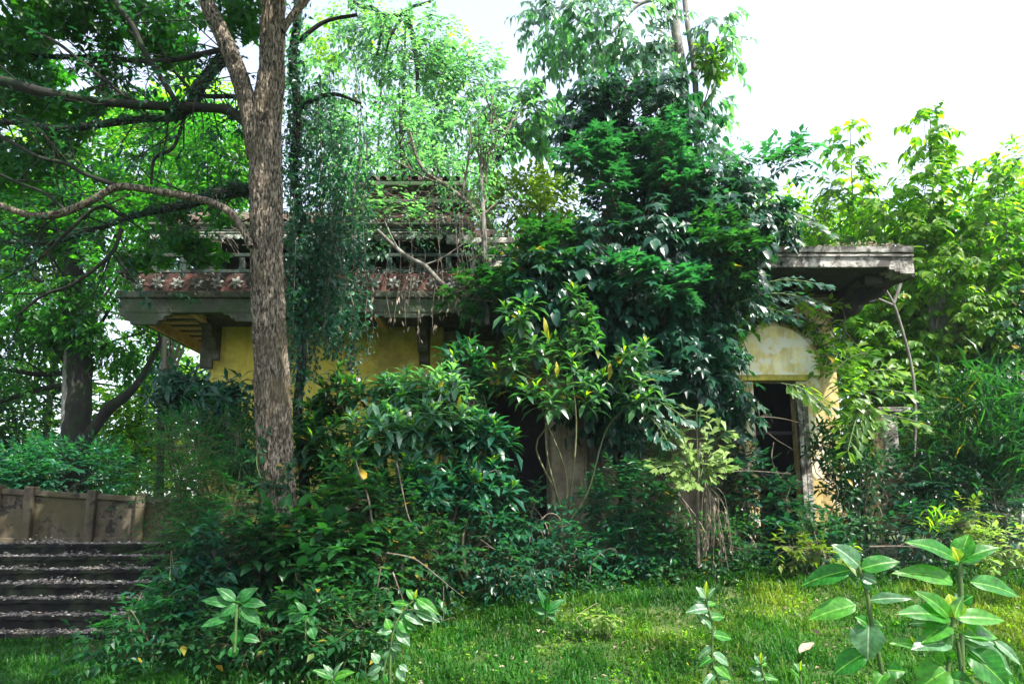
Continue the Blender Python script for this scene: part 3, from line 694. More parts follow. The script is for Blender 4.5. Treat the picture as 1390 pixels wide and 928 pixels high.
# --- left lower eave
ex0 = P(160, 412, YE)[0]; ex1 = P(735, 412, YE)[0]
zf0, zf1 = P(420, 424, YE)[2], P(420, 405, YE)[2]; zm = P(420, 396, YE)[2]
MB().box(ex0 + .02, YE, zf0, ex1, YE + .12, zf1).build('eave_beam', M['concrete_moss'], villa, .012, label='mossy beam along the front of the lower eave')
MB().box(ex0 + .02, YE + .122, zf0, ex0 + .14, 17, zf1).build('eave_beam', M['concrete_moss'], villa, .012)
MB().box(ex0 - .03, YE - .06, zf1 + .002, ex1 + .02, YE + .2, zm).build('eave_moulding', M['concrete_moss'], villa, .02)
MB().box(ex0 - .032, YE + .202, zf1 + .002, ex0 + .2, 17, zm).build('eave_moulding', M['concrete_moss'], villa, .02)
MB().box(ex0 + .145, YE + .124, zf1 - .07, ex1, 17, zf1 - .002).build('soffit', M['dark_stone'], villa)
# shaped drop panels under the beam
def drop(pxa, pxb, py, mirror=False):
    xa_, z_ = XZ(pxa, py, YE); xb_ = P(pxb, py, YE)[0]; w_ = xb_ - xa_; h_ = zf0 - z_
    p = [(0, 0), (w_, 0), (w_ * .96, -h_ * .25), (w_ * .86, -h_ * .3), (w_ * .84, -h_ * .62), (w_ * .76, -h_ * .66), (w_ * .74, -h_), (w_ * .26, -h_), (w_ * .24, -h_ * .66), (w_ * .16, -h_ * .62), (w_ * .14, -h_ * .3), (w_ * .04, -h_ * .25)]
    MB().prism(p[::-1], (xa_, YE + .012, zf0 + .004), (1, 0, 0), (0, 0, 1), (0, .09, 0)).build('drop_panel', M['concrete_moss'], villa, .006)
drop(156, 232, 440); drop(300, 372, 436); drop(494, 600, 427 + 4); drop(618, 704, 437)
# rafters under the left side eave and along the front
for k in range(17):
    y = YE + .30 + k * .36
    MB().box(ex0 + .15, y, zf1 - .097, xL - .02, y + .13, zf1 - .073, .003).build('rafter', M['timber'], villa)
for k in range(3):
    x = ex0 + .25 + k * .23
    MB().box(xL + .1 + k * 3.0, YE + .13, zf1 - .16, xL + .2 + k * 3.0, YW - .01, zf1 - .075).build('rafter', M['timber'], villa)
# diagonal hip bracket and carved bracket at the wall corner
MB().box(ex0 + .142, YE + .13, zf0 - .03, ex0 + .19, 16.8, zf1 - .072).build('edge_board', M['timber'], villa, label='pale timber board along the side of the lower eave')
corbel((xL + .12, YW - .003, zf1 - .08), (0, -1, 0), (.62, .62), .18, villa)
corbel((xR - .3, YW - .003, zf1 - .08), (0, -1, 0), (1.1, .72), .18, villa)
MB().box(xL - .12, YW - .10, zf0 - .62, xL + .10, YW - .006, zf1 - .2).build('corner_capital', M['dark_stone'], villa, .02)
# --- band of white flower tiles above the eave
yb = YE + .16; zb0, zb1 = zm + .003, P(420, 371, yb)[2]
MB().box(ex0 + .15, yb, zb0, ex1 - .2, yb + .18, zb1).build('tile_band', M['red_brick'], villa, .01)
MB().box(ex0 + .148, yb + .182, zb0, ex0 + .3, 17, zb1).build('tile_band', M['red_brick'], villa, .01)
def flower_mesh(r):
    m = MB(); b = 0
    for k in range(6):
        a = k * math.pi / 3 + .3; c, s = math.cos(a), math.sin(a); c2, s2 = -s, c
        pts = [(r * .12 * c, r * .12 * s), (r * .55 * c + r * .24 * c2, r * .55 * s + r * .24 * s2), (r * c + r * .1 * c2, r * s + r * .1 * s2), (r * c - r * .1 * c2, r * s - r * .1 * s2), (r * .55 * c - r * .24 * c2, r * .55 * s - r * .24 * s2)]
        m.prism(pts, (0, 0, 0), (1, 0, 0), (0, 0, 1), (0, -.025, 0))
    me = bpy.data.meshes.new('flower_tile'); me.from_pydata(m.v, [], m.f); me.materials.append(M['white_tile']); return me
fm = flower_mesh(.105)
def flowers(px0, px1, py, Y, stepm=.32):
    x0, z = XZ(px0, py, Y); x1 = P(px1, py, Y)[0]; x = x0
    while x < x1:
        o = link('flower_tile', fm, None, villa); o.location = np.array((x, Y - .004, z)) - np.array(villa.location)
        o.rotation_euler = (0, random.uniform(-.1, .1), 0); x += stepm
flowers(188, 668, 384, yb)
# withered twigs and roots tangled along the ledges
def tangle(px0, px1, py0, py1, Y, n, lab):
    a = []
    for k in range(n):
        x, y = rng.uniform(px0, px1), rng.uniform(py0, py1); l = rng.uniform(14, 46); g = rng.normal(0, .55); pts = [P(x + l * t * math.cos(g) , y + l * t * math.sin(g) * .8 + 5 * t * t + rng.normal(0, 2.0), Y - rng.uniform(0, .12)) for t in (0, .35, .7, 1)]
        a.append(tube(pts, [.005, .0045, .004, .002], 4, step=.12))
    V, F = join(a); link('dead_twigs', tri_mesh('dead_twigs', V, F), M['twig'], kind='stuff', label=lab)
    l = Leaves('oval4'); m_ = n * 3; l.add(np.array([P(rng.uniform(px0, px1), rng.uniform(py0, py1), Y - rng.uniform(0, .15)) for _ in range(m_)]), rng.normal(0, 1, (m_, 3)) - [0, 0, .5], rng.normal(0, .5, (m_, 3)) + [0, -.6, .6], rng.uniform(.025, .07, m_))
    link('ledge_weeds', l.mesh('ledge_weeds', np.zeros(3)), M['dry' if py0 > 360 else 'leaf_dark'], kind='stuff', label=lab.replace('twigs', 'weeds and leaves'))
tangle(158, 690, 366, 398, YE - .06, 230, 'withered twigs tangled along the flower tile band')
tangle(210, 640, 300, 330, YU2G - .06, 150, 'withered twigs tangled along the scalloped upper eave')
tangle(470, 640, 255, 300, YU2G + .1, 130, 'withered twigs tangled over the topmost roof tier')
tangle(640, 770, 318, 345, 10.8, 70, 'withered twigs tangled on the ledge between the two roofs')
# --- balustrade rails, posts
for py in (346, 368): 
    x0, z = XZ(158, py, 10.95); x1 = P(640, py, 10.95)[0]
    MB().box(x0, 10.95, z - .03, x1, 11.03, z + .035).build('rail', M['green_paint'], villa, .01)
    MB().box(x0 + .002, 11.032, z - .03, x0 + .08, 16, z + .035).build('rail', M['green_paint'], villa, .01)
zr0, zr1 = P(300, 371, 10.95)[2], P(300, 346, 10.95)[2]
for px in range(165, 645, 40):
    x = P(px, 350, 10.97)[0]; MB().box(x, 10.957, zr0, x + .09, 11.022, zr1 - .034).build('baluster', M['green_paint'], villa, .008)
# --- upper storey wall: brick panels between green pilasters
YU = 12.3
x0, zu0 = XZ(300, 385, YU); x1, zu1 = XZ(690, 312, YU)
MB().box(x0, YU, zu0 - .3, x1, YU + .2, zu1).build('upper_wall', M['red_brick'], villa)
for px in range(300, 690, 46):
    xx = P(px, 340, YU - .05)[0]; MB().box(xx, YU - .06, zu0 - .2, xx + .11, YU - .003, zu1 - .02).build('pilaster', M['green_paint'], villa, .01)
    MB().box(xx + .15, YU - .025, zu0 + .02, xx + .53, YU - .003, zu1 - .32).build('wall_panel', M['green_paint' if (px // 46) % 3 == 1 else 'red_brick'], villa, .01)
MB().box(x0 - .3, 12.31, zu0 - .35, x0 - .003, 16, zu1).build('upper_return', M['dark_stone'], villa)
# --- upper eave with a scalloped edge
YU2 = 11.05
ux0, uz1 = XZ(206, 307, YU2); ux1, uz0 = XZ(638, 319, YU2)
MB().box(ux0, YU2, uz0, ux1, 16, uz1).build('upper_eave', M['green_paint'], villa, .015)
MB().box(ux0 - .04, YU2 - .06, uz1 + .002, ux1 + .04, YU2 + .4, uz1 + .05).build('upper_moulding', M['concrete_moss'], villa, .015)
for k in range(1, 3): MB().box(ux0 + .3, YU2 - .012, uz1 - .03 - k * .045, ux1 - .5, YU2 - .002, uz1 - .014 - k * .045).build('meander_strip', M['white_tile'], villa)
vbox('end_block', 606, 318, 640, 331, YU2 - .05, YU2 - .004, 'white_tile', bevel=.01)
sc = []; wq = .115
for a in np.linspace(0, math.pi, 7): sc.append((wq / 2 * math.cos(a), -.035 - .05 * math.sin(a)))
sc = [(wq / 2, 0)] + sc + [(-wq / 2, 0)]
m = MB().prism(sc, (0, 0, 0), (1, 0, 0), (0, 0, 1), (0, .02, 0)); sme = bpy.data.meshes.new('scallop'); sme.from_pydata(m.v, [], m.f); sme.materials.append(M['white_tile'])
x = ux0 + .05
while x < ux1 - .45:
    o = link('scallop', sme, None, villa); o.location = np.array((x, YU2 - .022, uz0 + .004)) - np.array(villa.location); x += wq + .004
# --- third tier: tile band, red wall, ledges
y3 = YU2 + .25
def tier(px0, px1, pya, pyb, Y, mat, name='tier_band', bev=.015):
    x0, zt_ = XZ(px0, pya, Y); x1, zb_ = XZ(px1, pyb, Y)
    MB().box(x0, Y, zb_, x1, 16, zt_).build(name, M[mat], villa, bev)
tier(470, 636, 291, 304, y3, 'red_brick'); flowers(482, 632, 297, y3, .30)
tier(482, 628, 276, 290.6, y3 + .2, 'red_brick')
tier(470, 640, 270, 275.6, y3 - .08, 'concrete_moss', 'ledge')
for px in range(486, 628, 36):
    xx = P(px, 283, y3 + .15)[0]; z_ = P(px, 288, y3 + .15)[2]
    MB().box(xx, y3 + .17, z_, xx + .3, y3 + .199, z_ + .12).build('wall_panel', M['roof_tile'], villa, .01)
tier(500, 622, 252, 269.6, y3 + .5, 'red_brick')
tier(488, 634, 246, 251.6, y3 + .25, 'concrete_moss', 'ledge')
# --- pitched tile roofs: rows of half round tiles (each tile a part)
def half_tile(L, r):
    m = MB(); n = 5; V = []; F = []
    for k, y in enumerate((0, L)):
        for a in np.linspace(0, math.pi, n): V.append((r * (1 - .12 * k) * math.cos(a), y, r * (1 - .12 * k) * math.sin(a)))
    for i in range(n - 1): F.append((i, i + 1, n + i + 1, n + i))
    me = bpy.data.meshes.new('roof_tile'); me.from_pydata(V, [], F); me.materials.append(M['roof_tile']); 
    return me
tm = half_tile(.34, .075)
def tile_roof(x0, x1, y0, z0, rows, rise):
    roof = MB(); roof.v = [(x0, y0, z0), (x1, y0, z0), (x1 - .25, y0 + rows * .28, z0 + rows * .28 * rise), (x0 + .25, y0 + rows * .28, z0 + rows * .28 * rise)]
    roof.f = [[0, 1, 2, 3]]; ro = roof.build('tiled_roof', M['roof_tile'], villa)
    nx = int((x1 - x0) / .19)
    for r_ in range(rows):
        for i in range(nx):
            o = link('roof_tile', tm, None, ro); o.rotation_euler = (math.atan(rise) + random.uniform(-.02, .02), 0, random.uniform(-.03, .03))
            o.location = np.array((x0 + .1 + i * (x1 - x0 - .2) / max(1, nx - 1), y0 + r_ * .28, z0 + r_ * .28 * rise + .01)) - np.array(villa.location)
tile_roof(ux0 + .05, P(470, 300, YU2)[0], YU2 + .02, uz1 + .055, 6, .55)
tile_roof(P(500, 246, 11.7)[0], P(628, 246, 11.7)[0], 11.62, P(500, 245, 11.62)[2], 5, .5)
# middle terrace ledge and the curved red roof horn in the creeper
tier(640, 765, 322, 330, 10.9, 'concrete', 'ledge'); tier(648, 760, 331, 352, 11.2, 'dark_stone')
horn = [(-.55, -.35), (.55, -.42), (.50, .0), (.32, .10), (.12, .26), (-.02, .42), (-.12, .50), (-.30, .52), (-.40, .44), (-.28, .36), (-.30, .16), (-.42, .0)]
MB().box(P(770, 320, 12.3)[0], 12.3, P(800, 335, 12.3)[2], P(900, 320, 12.3)[0], 16, P(800, 303, 12.3)[2]).build('roof_ridge', M['roof_tile'], villa, .03)
q = P(846, 292, 12.4); MB().prism(horn, q, (1, 0, 0), (0, 0, 1), (0, .35, 0)).build('roof_horn', M['roof_tile'], villa, .03, label='curved red brown roof end showing through the creeper')
for k in range(4):
    MB().box(q[0] - .40 + k * .04, 12.36, q[2] - .30 + k * .13, q[0] + .46 - k * .09, 12.396, q[2] - .24 + k * .13).build('roof_ridge', M['roof_tile'], villa, .01)
# weathered gate pillar further right
gp = thing('gate_pillar', 'peeling white concrete pillar half hidden by leaves right of the doorway', 'pillar', P(1212, 700, 12.2))
def gbox(nm, a, b, c, d, Y0, Y1, mat='concrete'):
    x0, z1_ = XZ(a, b, Y0); x1, z0_ = XZ(c, d, Y0); MB().box(x0, Y0, z0_, x1, Y1, z1_, .01).build(nm, M[mat], gp, .03)
gbox('shaft', 1197, 560, 1232, 720, 12.2, 12.6); gbox('cap', 1192, 552, 1238, 560, 12.14, 12.66); gbox('base', 1192, 640, 1238, 720, 12.13, 12.67, 'plaster_brown')

# ================================================================== TREES
def limb(T, name, pts, mat, Y=None, sides=10, furrow=0.0, lump=.0, step=None, extra_fine=False):
    """pts: (px, py, width_px[, Y])"""
    c = []; r = []
    for p in pts:
        y = p[3] if len(p) > 3 else Y
        c.append(P(p[0], p[1], y)); r.append(p[2] * y / 927 / 2)
    V, F = tube(c, r, sides, furrow, step, seed=int(abs(pts[0][0])) % 97, lump=lump)
    return link(name, tri_mesh(name, rel(T, V), F, None, True), M[mat], T)

def twigs_from(paths, n, L, Ydef, spread=.5, down=.0, seed=0):
    """random fine twigs off traced limbs; returns tips, directions, and geometry"""
    P0 = []; T = []; 
    for pts in paths:
        q = np.array([P(p[0], p[1], p[3] if len(p) > 3 else Ydef) for p in pts]); d = np.linalg.norm(np.diff(q, axis=0), axis=1).sum()
        k = max(2, int(n * d)); u = rng.random(k) * (len(q) - 1); i = u.astype(int); f = (u - i)[:, None]
        P0.append(q[i] * (1 - f) + q[i + 1] * f); t = nrm(q[i + 1] - q[i]); T.append(t)
    P0 = np.vstack(P0); T = np.vstack(T); A = nrm(T * .7 + rng.normal(0, spread, T.shape) - [0, 0, down])
    Lr = L * rng.uniform(.4, 1.3, len(P0))[:, None]; mid = P0 + A * Lr * .5 + rng.normal(0, .05, P0.shape); A2 = nrm(A + rng.normal(0, .35, A.shape)); tip = mid + A2 * Lr * .5
    br = nrm(A2 + rng.normal(0, .6, A.shape)); tip2 = mid + br * Lr * .45
    g = [segs(P0, mid, .012, .008, 4), segs(mid, tip, .008, .003), segs(mid, tip2, .006, .003)]
    return np.vstack([tip, tip2, mid]), np.vstack([A2, br, A]), join(g)

# --- the big tree in front of the villa
YT = 8.0
big = thing('tree', 'tall straight tree with furrowed grey brown bark standing in front of the yellow wall', 'tree', P(374, 886, YT))
tr = [(384, 905, 68), (381, 800, 54), (379, 710, 48), (375, 650, 48), (371, 560, 47), (366, 450, 45), (363, 360, 44), (361, 260, 45), (360, 200, 47), (362, 160, 44), (368, 110, 38), (370, 60, 35), (371, 0, 35), (373, -90, 34), (376, -200, 30), (380, -330, 22)]
limb(big, 'trunk', tr, 'bark', YT, 150, .030, .035, .016)
limb(big, 'branch', [(346, 215, 22), (342, 165, 30), (330, 120, 27), (318, 85, 25), (300, 45, 24), (281, 5, 22), (262, -50, 20), (235, -130, 16), (200, -240, 9)], 'bark', YT + .02, 90, .014, .03, .02)
B = {}
B['a'] = [(345, 178, 17), (325, 160, 13), (310, 150, 13), (275, 146, 13), (200, 143, 12), (130, 137, 12), (60, 126, 15), (10, 112, 15), (-60, 96, 14), (-160, 60, 10)]
B['b'] = [(318, 72, 18), (300, 84, 17), (284, 100, 18), (268, 122, 19), (255, 150, 14), (235, 160, 10), (190, 162, 10), (140, 168, 11), (80, 175, 10), (20, 166, 8), (-60, 172, 7)]
B['c'] = [(306, 66, 8, 8.0), (280, 72, 8, 8.2), (230, 82, 7, 8.5), (180, 82, 7, 8.8), (140, 78, 8, 9), (60, 76, 7, 9), (-30, 60, 5, 9)]
B['d'] = [(340, 335, 10), (330, 312, 10), (312, 288, 11), (285, 274, 11), (240, 264, 11), (190, 256, 10), (158, 254, 10), (120, 274, 10), (80, 290, 11), (40, 292, 10), (-10, 276, 10), (-80, 262, 8)]
B['e'] = [(345, 262, 20), (322, 258, 20), (295, 264, 17), (262, 275, 14), (215, 286, 9), (175, 295, 8), (130, 312, 7), (60, 330, 6), (-20, 326, 5)]
B['f'] = [(158, 252, 7), (120, 238, 6), (88, 222, 6), (50, 212, 5), (0, 184, 5), (-50, 160, 4)]
B['g'] = [(92, 288, 5), (60, 262, 4), (30, 250, 4), (-20, 228, 4)]
B['h'] = [(240, 140, 8), (215, 100, 8), (196, 70, 8), (180, 35, 8), (160, 8, 8), (130, -40, 6)]
B['i'] = [(180, 140, 5), (150, 115, 5), (120, 92, 5), (80, 60, 5), (40, 40, 4)]
B['j'] = [(330, 150, 8), (322, 132, 7), (270, 128, 6), (235, 96, 4)]
B['k'] = [(250, 160, 5), (235, 200, 5), (210, 215, 5), (205, 250, 4)]
B['l'] = [(165, 292, 5), (130, 282, 5), (60, 345, 4), (20, 372, 4)]
B['m'] = [(165, 310, 6), (150, 345, 5), (100, 385, 5), (60, 400, 4), (20, 430, 3)]
for k, b in B.items():
    Yb = {'a': 8.05, 'b': 8.35, 'c': 8.7, 'd': 7.75, 'e': 8.3, 'f': 7.8, 'g': 7.8, 'h': 7.9, 'i': 8.1, 'j': 8.3, 'k': 8.2, 'l': 7.9, 'm': 8.0}[k]
    limb(big, 'branch', b, 'bark_dark' if k not in 'd' else 'bark', Yb, 12, .0, .10, .05)  # the lit limb gets bark, the others bark with silhouette shade in it
limb(big, 'branch', [(383, 42, 12), (392, 28, 11), (405, 12, 11), (424, -10, 10), (470, -60, 8)], 'bark', 7.95, 16, .004, .05, .03)
paths = [v for k, v in B.items()]
tips, A, g = twigs_from(paths, 5.0, .85, 8.1, .55, -.02)
V, F = g; link('twig', tri_mesh('twig', rel(big, V), F, None, True), M['bark_dark'], big, kind='stuff')
lv = Leaves('oval4'); sel = rng.random(len(tips)) < .9
keep = tips[sel]; Ak = A[sel]
spray(lv, keep, Ak, 5, .22, .085, droop=.3, hang=.1, sag=.2)
# moss and small creeper leaves gripping the dark limbs
for k in 'abe':
    q = np.array([P(p[0], p[1], p[3] if len(p) > 3 else 8.2) for p in B[k]]); wd = np.array([p[2] for p in B[k]]) * 8.2 / 927 / 2
    n = 900; u = rng.random(n) * (len(q) - 1.01); i = u.astype(int); f = (u - i)[:, None]; c = q[i] * (1 - f) + q[i + 1] * f; d = nrm(rng.normal(size=(n, 3)) + [0, -.5, .2])
    lv.add(c + d * wd[i][:, None] * 1.05, d + rng.normal(0, .5, (n, 3)), rng.normal(0, .5, (n, 3)) + [0, -.5, 1], rng.uniform(.03, .07, n))
link('foliage', lv.mesh('foliage', np.array(big.location)), M['leaf_dark'], big, kind='stuff')
# crown: leaves of the big tree, upper left, and unseen foliage added above the frame to shade villa and steps
lv = Leaves('oval4')
tipsc, outc = blob_points([(60, 20, 150, 90, 8.6, 1.0), (200, 40, 120, 70, 9.0, .9), (60, 120, 130, 90, 9.4, .8), (330, 20, 60, 50, 8.6, .4), (20, 210, 90, 70, 9.6, .6), (250, 325, 60, 22, 9.6, .3), (270, 295, 60, 22, 9.8, .3), (190, 355, 46, 20, 9.6, .3), (285, 350, 50, 14, 9.7, .25)], 1330, 1.5, .50, 5)
rosette(lv, tipsc, nrm(outc + [0, -.3, -.2]), 7, .17, (30, 110), .45)
tg = [segs(tipsc, tipsc + rng.normal(0, .16, tipsc.shape) + [0, 0, .10], .006, .004)]
# unseen high crown over the clearing, added for the shade it casts
n = 2300; d = nrm(rng.normal(size=(n, 3))); r = rng.random(n) ** .4; c = d * r[:, None] * [4.8, 4.2, 2.2] + [-.5, 4.2, 11.2]
c = c[(fbm(c * .8, 2, 8) > .43)]; c = c[c[:, 2] > 2.6 + (c[:, 1]) * .95]
d = nrm(rng.normal(size=(900, 3))); c3 = d * (rng.random(900) ** .4)[:, None] * [3.2, 2.2, .9] + [-2.6, 2.4, 9.4]; c = np.vstack([c, c3[c3[:, 2] > 2.6 + c3[:, 1] * .95]])  # denser unseen cluster added to shade the steps
rosette(lv, c, nrm(rng.normal(size=c.shape) + [0, 0, .4]), 7, .24, (30, 100), .4)
link('foliage', lv.mesh('foliage', np.array(big.location)), M['leaf_canopy'], big, kind='stuff')
V, F = join(tg); link('twig', tri_mesh('twig', rel(big, V), F), M['bark_dark'], big, kind='stuff')
for e in ((-4.5, 4.5, 11.4), (1.8, 5.0, 11.8), (-1.5, 7.5, 12.0), (-1.8, 2.0, 12.0), (2.8, 3.2, 11.6), (0.3, 1.0, 11.0), (-3.0, 2.0, 9.4)):  # unseen limbs reaching out to the added crown
    b0 = P(374, -100 - 40 * abs(e[0] + 1), YT); b1 = np.array(e); V, F = tube([b0, (b0 + b1) / 2 + [0, 0, .5], b1], [.12, .08, .03], 8)
    link('branch', tri_mesh('branch', rel(big, V), F, None, True), M['bark'], big)
# creeper round the foot of the trunk
cr = thing('trunk_creeper', 'small bright creeper climbing round the foot of the big trunk', 'creeper', P(372, 700, 7.75))
lv = Leaves('oval4'); t = np.linspace(0, 1, 60); pa = np.array([P(352 + 52 * a - 6 * math.sin(a * 9), 690 - 66 * a + 8 * math.sin(a * 14), 7.74) for a in t]); pb = np.array([P(356 + 8 * math.sin(a * 7), 712 - 130 * a, 7.76) for a in t])
for q in (pa, pb):
    V, F = tube(q[::4], [.007] * len(q[::4]), 5, step=.05); link('stem', tri_mesh('stem', rel(cr, V), F, None, True), M['green_stem'], cr)
    for k in range(3): lv.add(q + rng.normal(0, .025, q.shape), rng.normal(0, 1, q.shape) * [1, .3, .6], np.tile([0, -.9, .6], (60, 1)) + rng.normal(0, .3, q.shape), rng.uniform(.05, .10, 60))
leaf_objects(lv, cr, M['leaf_mid_one'], 120, minpx=3)

# --- vine draped dark trunk right of the big one
vt = thing('vine_covered_tree', 'slim dark tree right of the big trunk wrapped in hanging vines', 'tree', P(402, 760, 9.2))
limb(vt, 'trunk', [(418, 770, 18), (412, 640, 15), (404, 560, 13), (410, 480, 13), (402, 400, 12), (408, 310, 12), (399, 230, 12), (404, 150, 13), (397, 80, 13), (404, 10, 12), (396, -120, 10)], 'bark_dark', 9.2, 16, .005, .08, .04)
limb(vt, 'branch', [(403, 150, 9), (425, 135, 7), (455, 128, 6), (490, 140, 4)], 'bark_dark', 9.2, 8); limb(vt, 'branch', [(399, 60, 8), (440, 30, 6), (485, 20, 5)], 'bark_dark', 9.2, 8)
lv = Leaves('oval4'); strands = []
for k in range(50):
    px = rng.normal(436, 27) if k < 40 else rng.uniform(395, 520); top = rng.uniform(100, 340); bot = min(520, top + rng.uniform(100, 300)); Yv = rng.uniform(8.9, 9.9)
    sway = rng.normal(0, 8); q = np.array([P(px + sway * math.sin(a * 5) + rng.normal(0, 1.5), top + (bot - top) * a, Yv) for a in np.linspace(0, 1, 9)])
    strands.append(tube(q, [.006] * 9, 4, step=.12)); n = int((bot - top) * .85); u = rng.random(n) * 7.99; i = u.astype(int); f = (u - i)[:, None]
    c = q[i] * (1 - f) + q[i + 1] * f + rng.normal(0, .055, (n, 3)); d = rng.normal(0, .6, (n, 3)) - [0, .2, .6]
    lv.add(c, d, rng.normal(0, .5, (n, 3)) + [0, -.6, .7], rng.uniform(.045, .10, n))
n = 1500; t_ = rng.random(n); c = np.array([P(403 + rng.normal(0, 9), -60 + 760 * a, 9.12 + rng.normal(0, .08)) for a in t_]); lv.add(c, rng.normal(0, .7, (n, 3)) - [0, .4, .4], rng.normal(0, .5, (n, 3)) + [0, -.6, .7], rng.uniform(.05, .12, n))
for k in range(40):
    cc = P(rng.normal(432, 24), rng.uniform(120, 470), rng.uniform(8.9, 9.7)); n = 45; lv.add(cc + rng.normal(0, .13, (n, 3)), rng.normal(0, .7, (n, 3)) - [0, .3, .5], rng.normal(0, .5, (n, 3)) + [0, -.5, .8], rng.uniform(.06, .13, n))
V, F = join(strands); link('vine', tri_mesh('vine', rel(vt, V), F, None, True), M['twig'], vt, kind='stuff')
rest = leaf_objects(lv, vt, M['leaf_teal_one'], 200, minpx=7); link('foliage', lv.mesh('foliage', np.array(vt.location), rest), M['leaf_teal'], vt, kind='stuff')

# --- tree behind on the left
lt = thing('tree', 'forked dark tree with pale lichen standing behind the low wall', 'tree', P(100, 655, 17))
limb(lt, 'trunk', [(94, 700, 46, 17), (97, 650, 40, 17), (104, 580, 34, 17), (108, 520, 31, 17), (106, 470, 30, 17), (102, 420, 26, 17), (98, 330, 20, 17), (90, 200, 14, 17)], 'bark_dark', 17, 40, .03, .1, .06)
limb(lt, 'branch', [(86, 700, 14, 16.9), (88, 620, 13, 16.9), (90, 540, 12, 16.9), (93, 480, 11, 16.9), (96, 430, 9, 16.9)], 'bark_pale', 16.9, 12, .01, .1)
limb(lt, 'branch', [(112, 600, 18), (128, 580, 16), (150, 552, 15), (170, 538, 12), (190, 515, 9), (215, 470, 7), (240, 420, 5)], 'bark_dark', 17, 12, .0, .1)
limb(lt, 'branch', [(96, 522, 9), (70, 525, 8), (40, 532, 7), (0, 545, 6), (-40, 550, 5)], 'bark_dark', 17, 8); limb(lt, 'branch', [(88, 506, 8), (50, 508, 7), (20, 503, 6), (-30, 500, 4)], 'bark_dark', 17, 8)
lv = Leaves('oval4'); tp, od = blob_points([(70, 380, 120, 90, 17, 1.6), (170, 450, 90, 60, 17.5, 1.2), (20, 480, 70, 50, 17, 1.2), (140, 300, 110, 80, 17.5, 1.4), (30, 260, 110, 70, 17, 1.4), (200, 210, 130, 70, 18, 1.5)], 2500, .9, .49, 21)
spray(lv, tp, nrm(od + [0, -.2, 0]), 6, .45, .20, droop=.35)
link('foliage', lv.mesh('foliage', np.array(lt.location)), M['leaf_canopy'], lt, kind='stuff')
V, F = skeleton(P(100, 500, 17), tp[rng.random(len(tp)) < .25], .05, 12, 3); link('twig', tri_mesh('twig', rel(lt, V), F), M['bark_dark'], lt, kind='stuff')

def bg_tree(label, blobs, n, mat, size, tpl='oval4', base=None, thr=.46, seed=1, rt=.09, name='tree', k=6, kind='spray', droop=.35, group=None, trunk='bark_dark', trunk_top=None, hang=0, L=.45):
    tp, od = blob_points(blobs, n, .9, thr, seed)
    if base is None: base = np.array([tp[:, 0].mean(), tp[:, 1].mean(), 1.0])
    T = thing(name, label, 'tree' if name == 'tree' else name.split('_')[-1], base, group)
    c = tp.mean(0); top = np.array([c[0], c[1], tp[:, 2].max() - .4]) if trunk_top is None else trunk_top
    m = (base + top) / 2 + rng.normal(0, .12, 3)
    V, F = tube([base - [0, 0, .2], m, top], [rt, rt * .7, rt * .25], 10, 0, .15, seed, .1); link('trunk', tri_mesh('trunk', rel(T, V), F, None, True), M[trunk], T)
    lv = Leaves(tpl); A = nrm(od + [0, -.2, .1])
    if kind == 'rosette': rosette(lv, tp, A, k, size, droop=droop)
    else: spray(lv, tp, A, k, L, size, droop=droop, hang=hang)
    sub = tp[rng.random(len(tp)) < min(1, 260 / len(tp))]
    V, F = skeleton(base * .55 + top * .45, sub, rt * .4, 9, seed); link('branch', tri_mesh('branch', rel(T, V), F), M[trunk], T, kind='stuff')
    link('foliage', lv.mesh('foliage', np.array(T.location)), M[mat], T, kind='stuff')
    return T

# left background
bg_tree('round dark green tree behind the low wall at the far left', [(20, 600, 90, 75, 19, 1.6), (-60, 560, 90, 100, 19, 1.5)], 900, 'leaf_mid', .20, seed=31)
bg_tree('bright green bushy tree between the forked trunk and the villa', [(180, 590, 80, 70, 20, 1.5), (230, 540, 70, 60, 20, 1.5), (140, 620, 60, 50, 19, 1.2)], 1000, 'leaf_sun', .19, seed=32)
bg_tree('dense low tree behind the stone steps', [(100, 655, 110, 50, 16, 1.2), (10, 665, 70, 45, 15.5, 1.1)], 900, 'leaf_teal', .16, seed=33, name='bush')
bg_tree('tall hazy tree far behind on the left', [(40, 420, 150, 130, 27, 2.5), (200, 560, 130, 120, 28, 2.5), (-40, 600, 120, 110, 27, 2)], 1500, 'leaf_lime', .30, seed=34, rt=.16, thr=.5)
bg_tree('bright backlit tree behind the branches at the top left', [(120, 230, 140, 90, 24, 2.3), (260, 200, 90, 110, 24, 2.2), (20, 330, 100, 70, 24, 2)], 2000, 'leaf_lime', .26, seed=35, rt=.15, thr=.48)
bg_tree('dark leafy tree beside the upper eave behind the big trunk', [(270, 290, 70, 50, 15, .8), (215, 330, 50, 60, 15, .8), (310, 210, 60, 60, 15, .9)], 900, 'leaf_canopy', .16, seed=36, base=np.array([-7.6, 15, 1.0]), trunk_top=P(235, 290, 15))

